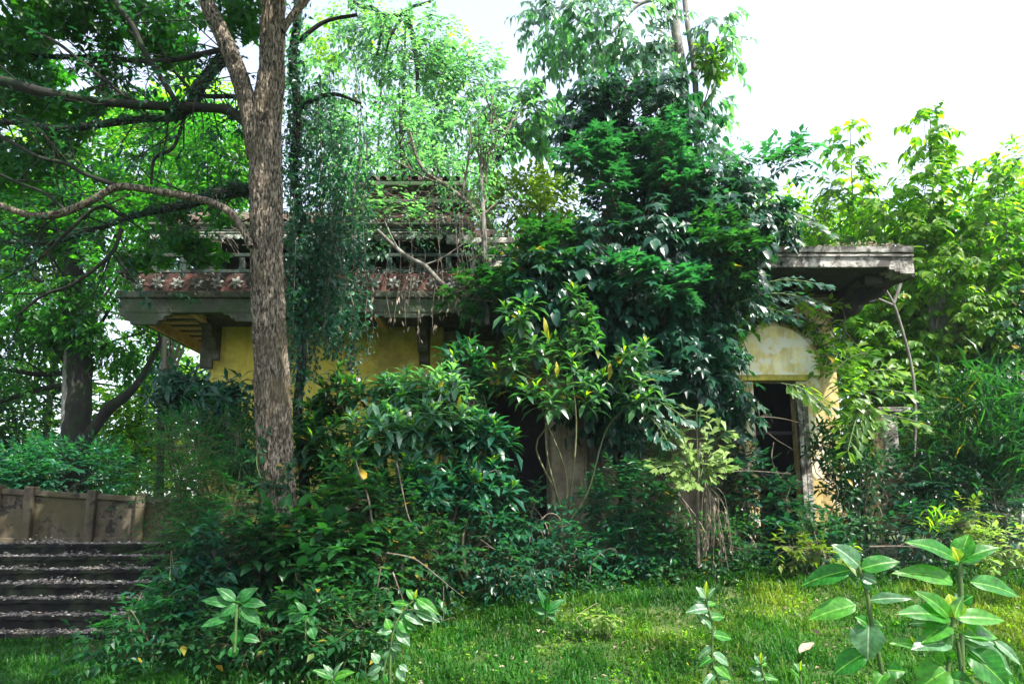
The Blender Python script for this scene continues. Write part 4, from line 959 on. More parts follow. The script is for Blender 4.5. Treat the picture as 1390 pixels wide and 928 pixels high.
# middle airy trees
mt = bg_tree('airy pale green tree rising behind the villa roof', [(560, 150, 110, 90, 17, 1.6), (500, 220, 80, 70, 17, 1.5), (620, 210, 80, 60, 17, 1.4), (640, 130, 60, 60, 17, 1.0), (450, 120, 60, 100, 17, 1.2), (560, 60, 85, 45, 16.6, .6), (500, 30, 40, 30, 16.6, .5)], 1350, 'leaf_blue', .18, seed=41, rt=.10, thr=.50, hang=.3)
for b in ([(430, -50, 9), (470, -8, 7), (488, 8, 6), (506, 11, 6), (522, 21, 6), (548, 19, 6), (560, 9, 5), (584, 2, 4), (600, -14, 3)], [(552, 20, 9), (560, 50, 8), (566, 90, 7), (566, 130, 4)], [(566, 50, 6), (590, 62, 5), (606, 90, 4), (632, 105, 3)], [(512, 18, 6), (518, 40, 5), (512, 75, 4)], [(545, 25, 5), (530, 50, 4), (522, 80, 3)]):
    limb(mt, 'branch', b, 'bark_dark', 16.6, 8, 0, .1)
bg_tree('yellow green sunlit tree behind the roof corner', [(700, 290, 70, 30, 15, .8), (740, 272, 50, 30, 15, .7)], 420, 'leaf_yellow', .17, seed=42, rt=.05, base=np.array([.4, 15, 5.2]), thr=.45)
bg_tree('light green tree veiling the upper roof of the villa', [(600, 250, 60, 40, 13.2, .8), (520, 300, 60, 30, 11.0, .3), (470, 260, 50, 60, 12.5, .7), (570, 180, 60, 40, 13.5, .8)], 620, 'leaf_blue', .12, seed=43, rt=.05, base=P(560, 300, 13.4), thr=.46)

bg_tree('thin hazy tree filling the gap behind the airy tree at the top centre', [(590, 90, 60, 50, 22, 1.4), (480, 60, 80, 60, 23, 1.5)], 210, 'leaf_lime', .21, seed=45, rt=.08, thr=.5, hang=.3)
bg_tree('bright tree closing the right edge above the tall grass', [(1400, 260, 50, 70, 15.5, .9), (1370, 300, 50, 60, 15.5, .9), (1430, 380, 60, 90, 15.5, 1)], 800, 'leaf_sun', .17, seed=46, rt=.07)
# sapling growing out of the eave
sp_ = thing('sapling', 'bare grey sapling rooted on the eave with forked upper branches', 'sapling', P(662, 415, 10.25))
S = [[(661, 440, 8), (660, 380, 8), (657, 320, 8), (655, 280, 7), (653, 240, 7), (655, 205, 6)], [(657, 300, 6), (640, 280, 6), (610, 255, 6), (580, 235, 5), (565, 212, 5), (556, 180, 4)], [(655, 215, 5), (668, 195, 4), (688, 180, 3), (696, 160, 2)],
     [(625, 268, 4), (632, 240, 4), (637, 205, 3), (640, 165, 2)], [(656, 292, 4), (675, 275, 4), (690, 262, 3)], [(655, 235, 3), (648, 205, 3), (636, 180, 2)], [(600, 250, 4), (575, 240, 3), (530, 215, 3)], [(657, 262, 3), (664, 200, 3), (668, 130, 2)]]
for b in S: limb(sp_, 'branch', b, 'bark_pale' if b is S[0] else 'twig', 10.25, 8, 0, .06)
tips, A, g = twigs_from(S, 9, .5, 10.25, .6); V, F = g; V2 = V
link('twig', tri_mesh('twig', rel(sp_, V), F), M['twig'], sp_, kind='stuff')
lv = Leaves('oval4'); spray(lv, tips, A, 4, .2, .085, droop=.4, hang=.3); link('foliage', lv.mesh('foliage', np.array(sp_.location)), M['leaf_blue'], sp_, kind='stuff')
lb = thing('fallen_branch', 'bare fallen branch leaning down across the eave below the scalloped edge', 'branch', P(520, 325, 10.4))
limb(lb, 'branch', [(512, 312, 5), (535, 334, 6), (555, 350, 7), (578, 362, 7), (600, 385, 7), (622, 398, 5)], 'bark_pale', 10.35, 10, 0, .05)
limb(lb, 'twig', [(540, 338, 3), (530, 318, 2), (522, 300, 2)], 'bark_pale', 10.35, 6); limb(lb, 'twig', [(575, 360, 3), (600, 350, 2), (630, 330, 2)], 'bark_pale', 10.35, 6)
# dry pods hanging from creepers at the eave
dv = thing('dry_creeper', 'withered brown creeper with hanging seed pods in front of the eave', 'creeper', P(600, 330, 10.3))
strands = []; lv = Leaves('narrow2')
for k in range(18):
    px = rng.choice([517, 540, 600, 622, 640, 560]) + rng.normal(0, 7); top = rng.uniform(270, 345); bot = top + rng.uniform(40, 150); q = np.array([P(px + 5 * math.sin(a * 4 + k), top + (bot - top) * a, 10.2 + .1 * math.sin(k)) for a in np.linspace(0, 1, 7)])
    strands.append(tube(q, [.004] * 7, 4, step=.1)); n = 9; c = q[rng.integers(3, 7, n)] + rng.normal(0, .05, (n, 3)); lv.add(c, rng.normal(0, .25, (n, 3)) - [0, 0, 1], rng.normal(0, .5, (n, 3)) + [0, -1, 0], rng.uniform(.06, .13, n))
V, F = join(strands); link('stem', tri_mesh('stem', rel(dv, V), F), M['twig'], dv, kind='stuff'); leaf_objects(lv, dv, M['dry_one'], 260, 'pod', minpx=4)

# right of centre: pale trunks and drooping leaves at the top
rt_ = thing('tree', 'tall tree with two pale slender trunks rising out of the creeper', 'tree', P(930, 700, 13.5))
limb(rt_, 'trunk', [(925, 720, 16), (930, 400, 15), (931, 250, 15), (930, 150, 15), (925, 90, 14), (917, 40, 14), (914, 0, 13), (910, -120, 10)], 'bark_pale', 13.5, 14, .004, .05, .06)
limb(rt_, 'trunk', [(940, 720, 12), (946, 400, 11), (946, 220, 10), (946, 160, 9), (942, 90, 9), (933, 30, 8), (928, -20, 8), (920, -120, 6)], 'bark_pale', 13.4, 12, .003, .05, .06)
for b in ([(915, 60, 5), (880, 90, 4), (840, 120, 3)], [(914, 0, 6), (870, 5, 5), (830, 45, 4), (800, 75, 3), (760, 95, 2)], [(940, 110, 4), (960, 80, 3), (975, 50, 3)], [(870, 5, 4), (820, -5, 3), (760, 10, 3), (720, 15, 2)]): limb(rt_, 'branch', b, 'bark_pale', 13.3, 7)
lv = Leaves('oval4'); tp, od = blob_points([(830, 45, 120, 60, 13.2, .8), (760, 30, 60, 45, 13.0, .5), (885, 90, 60, 50, 13.2, .6), (975, 60, 30, 60, 13.2, .4), (970, 190, 25, 40, 13.2, .3)], 330, 1.1, .45, 51)
spray(lv, tp, nrm(od + [0, -.2, -.3]), 7, .35, .22, droop=.55, hang=.5, sag=.4); rest = leaf_objects(lv, rt_, M['leaf_blue_one'], 280, minpx=8)
link('foliage', lv.mesh('foliage', np.array(rt_.location), rest), M['leaf_blue'], rt_, kind='stuff')
plant('leafy_shoot', 'bright green leaf tuft against the white sky beside the pale trunks', 'shoot', [(968, 85, 24, 32, 13.0, .3)], 'rosette', 16, 'leaf_lime', base=P(944, 190, 13.3), size=.34, tpl='long8', k=8, singles=128, nmain=3, thr=.3)
plant('leafy_shoot', 'drooping teal leaves hanging right of the pale trunks', 'shoot', [(965, 150, 22, 40, 13.0, .3)], 'spray', 16, 'leaf_blue', base=P(946, 150, 13.3), size=.24, k=6, hang=.7, singles=112, nmain=3, thr=.3)

# ================================================================== CENTRAL CREEPER MOUND
cm = thing('creeper_mound', 'tall dark mound of lobed creeper leaves smothering the middle of the villa', 'creeper', P(860, 760, 11.3))
tips, out = blob_points([(860, 190, 105, 100, 11.3, .9), (800, 160, 45, 55, 11.5, .5), (930, 250, 90, 60, 11.2, .8), (870, 350, 150, 80, 10.9, .9), (760, 390, 110, 55, 10.4, .5), (970, 350, 110, 75, 10.8, .8), (880, 470, 130, 75, 10.8, .9), (1000, 300, 80, 60, 10.9, .5), (830, 560, 60, 40, 11.0, .4), (960, 480, 60, 90, 11.0, .5), (985, 560, 26, 60, 11.2, .3)], 3200, 1.3, .47, 61)
hole = lambda a, b, r: (np.abs((695 + 927 * tips[:, 0] / tips[:, 1]) - a) < r)
pxs = 695 + 927 * tips[:, 0] / tips[:, 1]
d0 = tips - np.array([0, 0, CAMZ]); cy, sy = math.cos(PITCH), math.sin(PITCH); vv = (d0[:, 2] * cy - d0[:, 1] * sy) / (d0[:, 1] * cy + d0[:, 2] * sy); pys = 464 + SHIFT * 1390 - 927 * vv; pxs = 695 + 927 * d0[:, 0] / (d0[:, 1] * cy + d0[:, 2] * sy)
ok = ~((pxs > 990) & (pys > 415) & (pys < 520)) & ~((pxs > 1002) & (pys > 415)) & ~((pxs > 1030) & (pys > 318)) & ~((pxs > 985) & (pys > 440) & (pys < 500)) & ~(((pxs - 838) / 20) ** 2 + ((pys - 248) / 34) ** 2 < 1) & ~(((pxs - 848) / 34) ** 2 + ((pys - 285) / 16) ** 2 < 1)
tips, out = tips[ok], out[ok]
A = nrm(out * .6 + [0, -.45, -.05] + rng.normal(0, .3, out.shape))
A = nrm(A + rng.normal(0, .35, A.shape)); pat = fbm(tips * .9, 2, 66); mA = pat > .5
lv = Leaves('lobed'); spray(lv, tips[mA], A[mA], 5, .34, .19, droop=.5, hang=.45, sag=.4, var=.4)
lb2 = Leaves('heart6'); spray(lb2, tips[~mA], A[~mA], 5, .34, .17, droop=.5, hang=.6, sag=.4, var=.4)
r2 = leaf_objects(lb2, cm, M['leaf_dark_one'], 120, minpx=9); link('foliage', lb2.mesh('foliage', np.array(cm.location), r2), M['leaf_dark'], cm, kind='stuff')
rest = leaf_objects(lv, cm, M['leaf_dark_one'], 180, minpx=9)
link('foliage', lv.mesh('foliage', np.array(cm.location), rest), M['leaf_dark'], cm, kind='stuff')
st_ = [tube([P(850, 740, 11.5), P(846, 500, 11.6), P(852, 320, 11.5), P(846, 200, 11.5), P(850, 110, 11.5)], [.12, .10, .08, .06, .03], 10), skeleton(P(850, 400, 11.5), tips[rng.random(len(tips)) < .12], .03, 26, 9)]
V, F = join(st_); link('trunk', tri_mesh('trunk', rel(cm, V), F, None, True), M['bark_dark'], cm)
# hanging stalks in the shade below the mound
hs_ = []
for k in range(120):
    px = rng.uniform(790, 1010); t = rng.uniform(430, 560); b = t + rng.uniform(60, 200); Yk = rng.uniform(10.9, 11.7); hs_.append(tube([P(px, t, Yk), P(px + rng.normal(0, 10), (t + b) / 2, Yk), P(px + rng.normal(0, 16), b, Yk)], [.006, .006, .003], 4, step=.2))
V, F = join(hs_); link('hanging_stems', tri_mesh('hanging_stems', V, F), M['twig'], kind='stuff', label='thin dry stems hanging in the dark below the creeper mound')
cg = dict(kind='spray', tpl='lobed', k=7)
plant('climber', 'bright green lobed climber standing up from the creeper mound', 'climber', [(825, 250, 26, 80, 10.6, .3), (800, 215, 40, 30, 10.6, .3)], 'spray', 150, 'leaf_teal', base=P(835, 420, 10.8), tpl='lobed', size=.15, k=6, L=.22, singles=260, droop=.35)
plant('climber', 'fresh green feathery climber on the right shoulder of the mound', 'climber', [(900, 205, 26, 60, 10.5, .3), (930, 250, 40, 22, 10.5, .3)], 'spray', 150, 'leaf_teal', base=P(905, 420, 10.8), tpl='lobed', size=.13, k=7, L=.22, singles=260, droop=.3)
plant('climber', 'glossy green climber spilling over the eave left of the mound', 'climber', [(720, 350, 60, 20, 10.1, .3), (665, 400, 50, 26, 10.0, .3), (740, 330, 50, 20, 10.1, .3)], 'spray', 150, 'leaf_mid', base=P(760, 440, 10.6), tpl='lobed', size=.15, k=6, L=.25, singles=300, droop=.35)
plant('climber', 'pale lobed leaves in sun on the front of the mound', 'climber', [(905, 385, 55, 22, 9.9, .3), (870, 372, 50, 18, 9.9, .3)], 'spray', 80, 'leaf_teal', base=P(900, 440, 10.5), tpl='lobed', size=.18, k=6, L=.25, singles=300, droop=.2)
plant('climber', 'light green climber trailing over the left end of the flat roof', 'climber', [(1000, 345, 50, 20, 10.1, .3), (985, 320, 50, 20, 10.1, .3), (1005, 370, 26, 14, 10.0, .3)], 'spray', 120, 'leaf_mid', base=P(990, 420, 10.6), tpl='lobed', size=.14, k=6, L=.25, singles=300, droop=.3)
bg_tree('thin pale sapling with sparse heart shaped leaves against the white sky', [(690, 160, 60, 45, 14.5, .7), (735, 150, 30, 60, 14.5, .5)], 130, 'leaf_blue', .22, seed=44, rt=.03, tpl='heart6', base=P(655, 290, 14.5), trunk_top=P(700, 130, 14.5), thr=.35, hang=.5, L=.3, k=4)

# ================================================================== RIGHT BANK
rb = 'saplings on the sunlit bank right of the villa'
def sapling(label, px, top, wid, Y, n, mat, size, seed, tpl='heart6', bot=620, hang=.55, stems=4, pale='bark_pale', base_py=700, droop=.4, singles=260, k=6, L=.32):
    hgt = (bot - top) / 2; bl = [(px, top + hgt * .22, wid * .35, hgt * .24, Y, .5), (px, top + hgt * .75, wid * .75, hgt * .4, Y, .7), (px, top + hgt * 1.4, wid, hgt * .6, Y, .9)]
    T = plant('sapling', label, 'sapling', bl, 'spray', n, mat, base=np.array([*P(px, base_py, Y)[:2], 1.0]), group=rb, tpl=tpl, size=size, k=k, L=L, r=.022, nmain=stems, hang=hang, droop=droop, singles=singles, stem_mat=pale, thr=.44, seed=seed, sag=.3, up=.5)
    b = np.array(T.location); t = P(px + 4, top + 8, Y); m = (b + t) / 2 + [.15, 0, 0]
    V, F = tube([b, m, t], [.045, .028, .008], 8, step=.15); link('trunk', tri_mesh('trunk', rel(T, V), F, None, True), M[pale], T)
    return T
sapling('slender pale sapling farthest left beyond the flat roof, its tip against the white sky', 1150, 165, 50, 15.5, 150, 'leaf_lime', .20, 71, bot=400)
sapling('tallest sapling of the right bank with big drooping leaves touched with yellow', 1258, 140, 62, 13.5, 330, 'leaf_lime', .19, 72, bot=470)
sapling('broad sapling with drooping dark leaves at the right edge of the picture', 1358, 215, 72, 13.0, 380, 'leaf_sun', .18, 73, bot=520)
sapling('low bright sapling just beyond the corner of the flat roof', 1195, 265, 80, 14.0, 400, 'leaf_lime', .16, 74, bot=520)
sapling('dense shadowed sapling behind the corner of the flat roof', 1200, 380, 80, 13.5, 420, 'leaf_sun', .16, 75, bot=620)
sapling('leafy sapling in the middle of the right bank', 1300, 310, 90, 12.8, 560, 'leaf_lime', .15, 76, bot=640, tpl='oval4')
sapling('dark leafy sapling low at the right edge', 1375, 370, 65, 12.4, 360, 'leaf_mid', .19, 77, bot=660, tpl='oval4')
for k, (a, lab) in enumerate((([(1060, 310, 80, 35, 16, .9), (1120, 290, 60, 45, 17, .9), (1200, 330, 90, 60, 17, 1)], 'pale sunlit bush behind the flat roof'),
          ([(1300, 340, 100, 60, 17, 1.2), (1400, 350, 90, 80, 17, 1.2), (1230, 420, 90, 90, 16.5, 1.2), (1340, 460, 110, 100, 16, 1.2)], 'sunlit thicket filling the slope behind the right hand saplings'),
          ([(1200, 560, 90, 90, 15, 1), (1320, 600, 110, 100, 15, 1.2), (1430, 500, 100, 160, 15.5, 1.4)], 'dark thicket at the foot of the right bank'))):
    bg_tree(lab, a, (900, 2600, 2000)[k], ('leaf_lime', 'leaf_sun', 'leaf_mid')[k], (.17, .16, .17)[k], seed=80 + k, rt=.06, name='bush', thr=.42, trunk='bark_dark')
plant('climber', 'arching spray of pointed leaves over the sky right of the mound', 'climber', [(1040, 235, 50, 26, 11.5, .3), (1090, 215, 40, 16, 11.5, .3)], 'spray', 44, 'leaf_teal', base=P(985, 330, 11.6), tpl='oval4', size=.17, k=7, L=.4, singles=300, pair=True, droop=.3, thr=.3, nmain=5)
# bare forked poles in the thicket
bp_ = thing('bare_sapling', 'bare pale forked sapling stem in the thicket under the roof corner', 'sapling', P(1232, 640, 12.6))
for b in ([(1240, 640, 4), (1243, 560, 4), (1238, 500, 4), (1224, 445, 4), (1212, 410, 3.5), (1196, 385, 3), (1172, 360, 2)], [(1213, 412, 5), (1222, 385, 5), (1228, 340, 4)], [(1212, 414, 4), (1180, 400, 3), (1165, 392, 2)]): limb(bp_, 'branch', b, 'bark_pale', 12.2, 8, 0, .06)
# clump of tall grass
def strap_clump(label, px, py, w_, h_, Y, n, mat, size, name='grass_clump', seed=1, singles=200, spread=.9):
    b = P(px, py, Y); T = thing(name, label, 'grass' if 'grass' in name else 'plant', b)
    lv = Leaves('blade' if size > .4 else 'strap'); m = Y / 927; c = np.array([b + [rng.normal(0, w_ * m * .3), rng.normal(0, .15), rng.uniform(0, h_ * m * .75)] for _ in range(n)])
    d = np.stack([rng.normal(0, spread, n), rng.normal(-.3, .5, n), rng.uniform(.1, 1.1, n)], -1); lv.add(c, d, np.array([[0, 0, 1.]]) - d * .2 + rng.normal(0, .2, (n, 3)), size * rng.uniform(.5, 1.2, n))
    V, F = segs(np.repeat(b[None], n // 6, 0) + rng.normal(0, .05, (n // 6, 3)), c[:n // 6], .010, .005); link('stem', tri_mesh('stem', rel(T, V), F), M['green_stem'], T)
    rest = leaf_objects(lv, T, M[mat + '_one'], singles, 'blade', minpx=6); me = lv.mesh('foliage', b, rest)
    if me: link('foliage', me, M[mat], T, kind='stuff')
    return T
strap_clump('tall clump of arching green grass blades at the right edge under the thicket', 1365, 670, 120, 200, 11.0, 700, 'leaf_mid', .85, 'grass_clump', singles=300)
strap_clump('small spiky bright green tuft where the lawn meets the right hand thicket', 1268, 724, 26, 30, 10.0, 34, 'leaf_lime', .30, 'grass_tuft', spread=.5)

# ================================================================== SHRUBS IN FRONT OF THE VILLA
ro = dict(tpl='long8')
plant('fern_bush', 'feathery teal green fern like bush left of the big trunk', 'bush', [(285, 600, 62, 45, 8.4, .5), (262, 660, 42, 55, 8.2, .5), (300, 680, 55, 50, 7.9, .5), (275, 740, 45, 45, 7.6, .4), (245, 610, 32, 40, 8.8, .4)], 'spray', 640, 'leaf_fern', tpl='narrow2', size=.085, k=16, L=.42, pair=True, side=1.1, fwd=.3, droop=.12, sag=.35, taper=.8, nmain=12, thr=.38, singles=300, minpx=3, seed=90)
plant('shrub', 'dark broadleaf shrub against the yellow wall left of the big trunk', 'shrub', [(250, 520, 55, 30, 9.6, .4), (300, 570, 55, 55, 9.4, .5), (235, 545, 45, 30, 9.6, .4), (330, 620, 50, 50, 9.0, .4), (320, 540, 30, 30, 9.3, .3)], 'rosette', 190, 'leaf_dark', tpl='long8', size=.25, k=9, singles=300, r=.03, nmain=9, stem_mat='bark_dark', thr=.36, spread=(30, 115), droop=.35, seed=91)
for i, (bl, n, mat, sz, lab) in enumerate((
    ([(450, 530, 45, 40, 9.2, .4), (440, 600, 45, 50, 9.0, .4), (480, 650, 50, 50, 8.6, .4)], 100, 'leaf_mid', .28, 'dark glossy shrub just right of the big trunk'),
    ([(540, 540, 60, 40, 9.2, .4), (590, 580, 70, 45, 9.0, .5), (520, 590, 50, 45, 8.9, .4), (600, 530, 40, 35, 9.3, .4)], 170, 'leaf_blue', .28, 'blue green rosette shrub catching the light below the yellow wall'),
    ([(640, 600, 60, 45, 9.0, .4), (580, 660, 70, 45, 8.7, .4), (650, 655, 50, 30, 8.9, .4)], 110, 'leaf_teal', .28, 'teal shrub in front of the dark porch with one yellow leaf'),
    ([(630, 480, 30, 25, 9.6, .3), (650, 520, 30, 30, 9.5, .3)], 22, 'leaf_teal', .27, 'upright rosette shoot rising over the shrubs left of the porch'))):
    plant('rosette_shrub', lab, 'shrub', bl, 'rosette', n, mat, group='rosette shrubs in front of the villa', tpl='long8', size=sz, k=12, singles=300, r=.028, nmain=9, stem_mat='stem', thr=.34, spread=(28, 98), droop=.14, up=1.5, rand=.16, heart=True, seed=92 + i, base=np.array([*P(bl[0][0], 800, bl[0][4])[:2], .4]))
T = plant('rosette_shrub', 'tall open shrub with large light rosettes and hanging yellow leaves in front of the mound', 'shrub', [(780, 405, 24, 22, 9.2, .2), (705, 425, 30, 26, 9.2, .25), (735, 470, 50, 35, 9.2, .3), (800, 450, 30, 30, 9.2, .3), (850, 480, 40, 26, 9.1, .3), (770, 520, 75, 35, 9.0, .35), (700, 500, 40, 30, 9.2, .3), (870, 530, 40, 22, 9.1, .3)], 'rosette', 88, 'leaf_open', group='rosette shrubs in front of the villa', tpl='long8', size=.27, k=9, singles=300, r=.018, nmain=5, stem_mat='stem', thr=.2, spread=(28, 105), droop=.2, up=1.6, rand=.16, heart=True, base=P(770, 700, 9.9), seed=97)
yl = Leaves('long8')
for (px, py) in ((755, 500), (827, 500), (738, 440), (617, 630), (625, 545), (600, 520), (650, 632), (742, 447)):
    Yq = 8.95; yl.add(P(px, py - 10, Yq)[None], np.array([[rng.normal(0, .2), -.3, -1.]]), np.array([[rng.normal(0, .4), -1., .2]]), .24)
yt = thing('yellow_leaves', 'few yellow dying leaves hanging among the green rosettes', 'leaves', P(750, 500, 9)); leaf_objects(yl, yt, M['leaf_yellow_one'], 20, minpx=1)
M['dying'] = leaf_mat('dying', (.55, .30, .01), (.70, .42, .02), (.75, .50, .04), .5, .5, single=True)
for c in yt.children: c.data = c.data.copy(); c.data.materials.clear(); c.data.materials.append(M['dying'])

# undergrowth mound at the foot of the big tree and on to the right
ug = 'undergrowth plants along the foot of the villa'
UG = [
 ([(440, 750, 50, 40, 7.4, .4), (480, 700, 45, 50, 7.9, .4), (395, 800, 60, 40, 7.0, .35), (355, 770, 40, 36, 7.2, .25), (380, 740, 34, 26, 7.2, .2)], 420, 'leaf_mid', 'heart6', .13, 6, 'dense glossy undergrowth at the foot of the big trunk'),
 ([(305, 760, 50, 45, 7.3, .4), (285, 820, 48, 40, 7.0, .3), (325, 740, 30, 30, 7.8, .3), (258, 800, 28, 36, 7.3, .3)], 260, 'leaf_dark', 'oval4', .12, 7, 'dark small leaved undergrowth between the steps and the big trunk'),
 ([(390, 860, 80, 30, 6.5, .3), (470, 850, 50, 34, 6.6, .3), (310, 870, 50, 20, 6.5, .3)], 260, 'leaf_mid', 'oval4', .10, 7, 'low shadowed undergrowth at the front edge of the thicket'),
 ([(530, 700, 60, 45, 8.4, .4), (560, 760, 60, 40, 8.0, .4), (500, 770, 50, 45, 7.6, .4)], 300, 'leaf_mid', 'oval4', .12, 6, 'tangled undergrowth left of the lawn with bare stems poking out'),
 ([(640, 740, 60, 40, 8.9, .35), (610, 700, 60, 40, 8.9, .35), (690, 770, 50, 26, 8.8, .3)], 280, 'leaf_teal', 'oval4', .12, 6, 'bushy undergrowth at the back corner of the lawn'),
 ([(730, 720, 45, 40, 9.6, .3), (690, 690, 45, 40, 9.6, .3), (760, 760, 40, 25, 9.4, .3)], 200, 'leaf_teal', 'oval4', .13, 6, 'leafy growth in front of the dusty pillar'),
 ([(845, 680, 45, 45, 10.3, .3), (870, 740, 50, 34, 10.2, .3), (820, 740, 40, 30, 10.1, .3)], 260, 'leaf_teal', 'narrow2', .16, 8, 'narrow leaved bush right of the dusty pillar'),
 ([(930, 700, 50, 45, 10.3, .3), (900, 760, 50, 25, 10.1, .3), (980, 740, 50, 36, 10.3, .3), (900, 650, 40, 40, 10.5, .3)], 330, 'leaf_mid', 'oval4', .11, 6, 'round leaved undergrowth below the pale fishtail plant'),
 ([(1040, 690, 55, 40, 10.8, .35), (1080, 740, 60, 28, 10.5, .3), (1010, 650, 30, 40, 10.9, .3)], 300, 'leaf_dark', 'heart6', .11, 6, 'dark creeper across the bottom of the doorway'),
 ([(1160, 650, 50, 60, 10.8, .35), (1130, 600, 40, 40, 11.0, .3), (1150, 720, 60, 30, 10.6, .3)], 260, 'leaf_mid', 'long8', .17, 6, 'leafy shrub right of the doorway'),
 ([(1240, 660, 60, 50, 11.2, .4), (1270, 620, 60, 60, 11.6, .4), (1240, 720, 70, 24, 10.6, .3)], 300, 'leaf_dark', 'oval4', .14, 6, 'dark undergrowth at the foot of the right hand thicket'),
 ([(1350, 700, 60, 34, 10.6, .3), (1330, 640, 60, 50, 11.2, .3)], 220, 'leaf_dark', 'oval4', .12, 6, 'shadowed undergrowth under the tall grass clump')]
for i, (bl, n, mat, tp, sz, k, lab) in enumerate(UG):
    b = P(bl[0][0], 760, bl[0][4]); b[2] = float(gz(b[0], b[1]))
    plant('undergrowth', lab, 'undergrowth', bl, 'rosette' if tp == 'long8' else 'spray', n, mat, base=b, group=ug, tpl=tp, size=sz, k=k, L=.30, r=.016, nmain=14, singles=300, stem_mat='twig' if i % 2 else 'stem', thr=.36, seed=110 + i, droop=.3, minpx=8)
gc = Leaves('oval4'); n = 5200                                       # ground cover where lawn gives way to shrubs
def edge_y(x): return np.interp(x, [-3.2, -2.2, -1.0, .3, 2, 4, 6, 9], [6.2, 6.6, 7.9, 9.0, 9.6, 9.9, 10.0, 10.0])
x = rng.uniform(-3.4, 7.5, n); y = edge_y(x) + rng.gamma(1.6, .5, n) - .25; z = gz(x, y) + rng.random(n) ** 1.5 * .32
gc.add(np.stack([x, y, z], -1), np.stack([rng.normal(0, 1, n), rng.normal(-.5, .8, n), rng.normal(.1, .4, n)], -1), rng.normal(0, .35, (n, 3)) + [0, -.3, 1], rng.uniform(.05, .13, n))
link('ground_cover', gc.mesh('ground_cover', np.zeros(3)), M['leaf_mid'], kind='stuff', label='low leafy ground cover where the lawn gives way to the shrubs')
plant('fern', 'small fern at the edge of the lawn below the doorway', 'fern', [(1110, 722, 26, 12, 10.0, .2)], 'spray', 16, 'leaf_fern', tpl='narrow2', size=.07, k=18, L=.4, pair=True, side=1.1, fwd=.2, singles=200, minpx=1, thr=.2, nmain=3)
plant('yellowing_plant', 'low plant with yellowing round leaves at the edge of the lawn', 'plant', [(1075, 740, 34, 14, 9.8, .2), (1130, 750, 26, 10, 9.7, .2)], 'spray', 26, 'leaf_yellow', tpl='oval4', size=.13, k=5, L=.15, singles=120, thr=.2, nmain=4)
plant('creeper', 'leafy creeper trailing across the top of the arched panel', 'creeper', [(1060, 412, 55, 10, 11.4, .15), (1122, 440, 12, 26, 11.5, .15), (1005, 435, 20, 10, 11.5, .15), (1136, 500, 16, 40, 11.5, .15)], 'spray', 80, 'leaf_sun', base=P(1138, 400, 11.8), tpl='oval4', size=.16, k=5, L=.25, singles=300, thr=.3, nmain=6, r=.012)

# small leaved creeper that frames the round top of the panel
ac = thing('creeper', 'small leaved creeper framing the round top of the pale panel over the doorway', 'creeper', (cx, YR - .1, za)); lv = Leaves('oval4')
t = rng.uniform(.12, math.pi * .97, 620); k = 1.10 + rng.gamma(1.4, .10, 620); c = np.stack([cx + rx * k * np.cos(t), YR - .10 - rng.random(620) * .14, za + ha * k * np.sin(t) ** .95], -1)
lv.add(c, rng.normal(0, .7, c.shape) - [0, .2, .2], rng.normal(0, .4, c.shape) + [0, -.7, .7], rng.uniform(.07, .17, 620))
q = np.array([(cx + rx * 1.1 * math.cos(a), YR - .10, za + ha * 1.1 * math.sin(a) ** .95) for a in np.linspace(.1, 3.0, 14)]); V, F = tube(q, [.009] * 14, 5, step=.08); link('stem', tri_mesh('stem', rel(ac, V), F, None, True), M['twig'], ac)
rest = leaf_objects(lv, ac, M['leaf_sun_one'], 200, minpx=5); link('foliage', lv.mesh('foliage', np.array(ac.location), rest), M['leaf_teal'], ac, kind='stuff')
# ---- fishtail palms
def frond(lv, tw, a, b, w_, n, size, droop=.3, tpl='fish'):
    """a: start, b: tip; leaflets on branchlets left and right"""
    a, b = np.array(a), np.array(b); d = b - a; L = np.linalg.norm(d); d /= L; s = nrm(np.cross(d, [0, -.55, .8])); pts = []
    for k in range(n + 1):
        t = k / n; q = a + d * L * t; q[2] += .10 * L * math.sin(math.pi * t) - .12 * L * t * t; pts.append(q)
    pts = np.array(pts); tw.append(tube(pts[:: max(1, n // 5)], [.009] * len(pts[:: max(1, n // 5)]), 5, step=.1))
    for k in range(1, n + 1):
        t = k / n; wl = w_ * math.sin(math.pi * min(1, t * .9 + .1)) ** .6
        for sg in (-1, 1):
            e = s * sg * .85 + d * .55 + [0, 0, -.15]; e = nrm(e + rng.normal(0, .1, 3)); m = max(1, int(wl / .12))
            tw.append(segs(pts[k][None], (pts[k] + e * wl)[None], .005, .003))
            for j in range(m + 1):
                q = pts[k] + e * wl * (j + .4) / (m + .6); dd = e + s * rng.normal(0, .3) + d * .5 * (1 if j % 2 else -.2) - [0, 0, droop]
                lv.add(q[None], dd[None], np.array([[0, -.6, .8]]) + rng.normal(0, .25, (1, 3)), size * rng.uniform(.75, 1.2))
def fishtail(label, base, fronds, mat, size, Y, n=9, w_=.28, group=None):
    T = thing('fishtail_palm', label, 'palm', base, group); lv = Leaves('fish'); tw = []
    for (ax_, ay_, bx_, by_) in fronds: frond(lv, tw, P(ax_, ay_, Y + rng.normal(0, .08)), P(bx_, by_, Y - .25 + rng.normal(0, .15)), w_, n, size)
    V, F = join(tw); link('rachis', tri_mesh('rachis', rel(T, V), F, None, True), M['green_stem'], T)
    rest = leaf_objects(lv, T, M[mat + '_one'], 300, 'leaflet', minpx=5); me = lv.mesh('foliage', np.array(T.location), rest)
    if me: link('foliage', me, M[mat], T, kind='stuff')
    return T
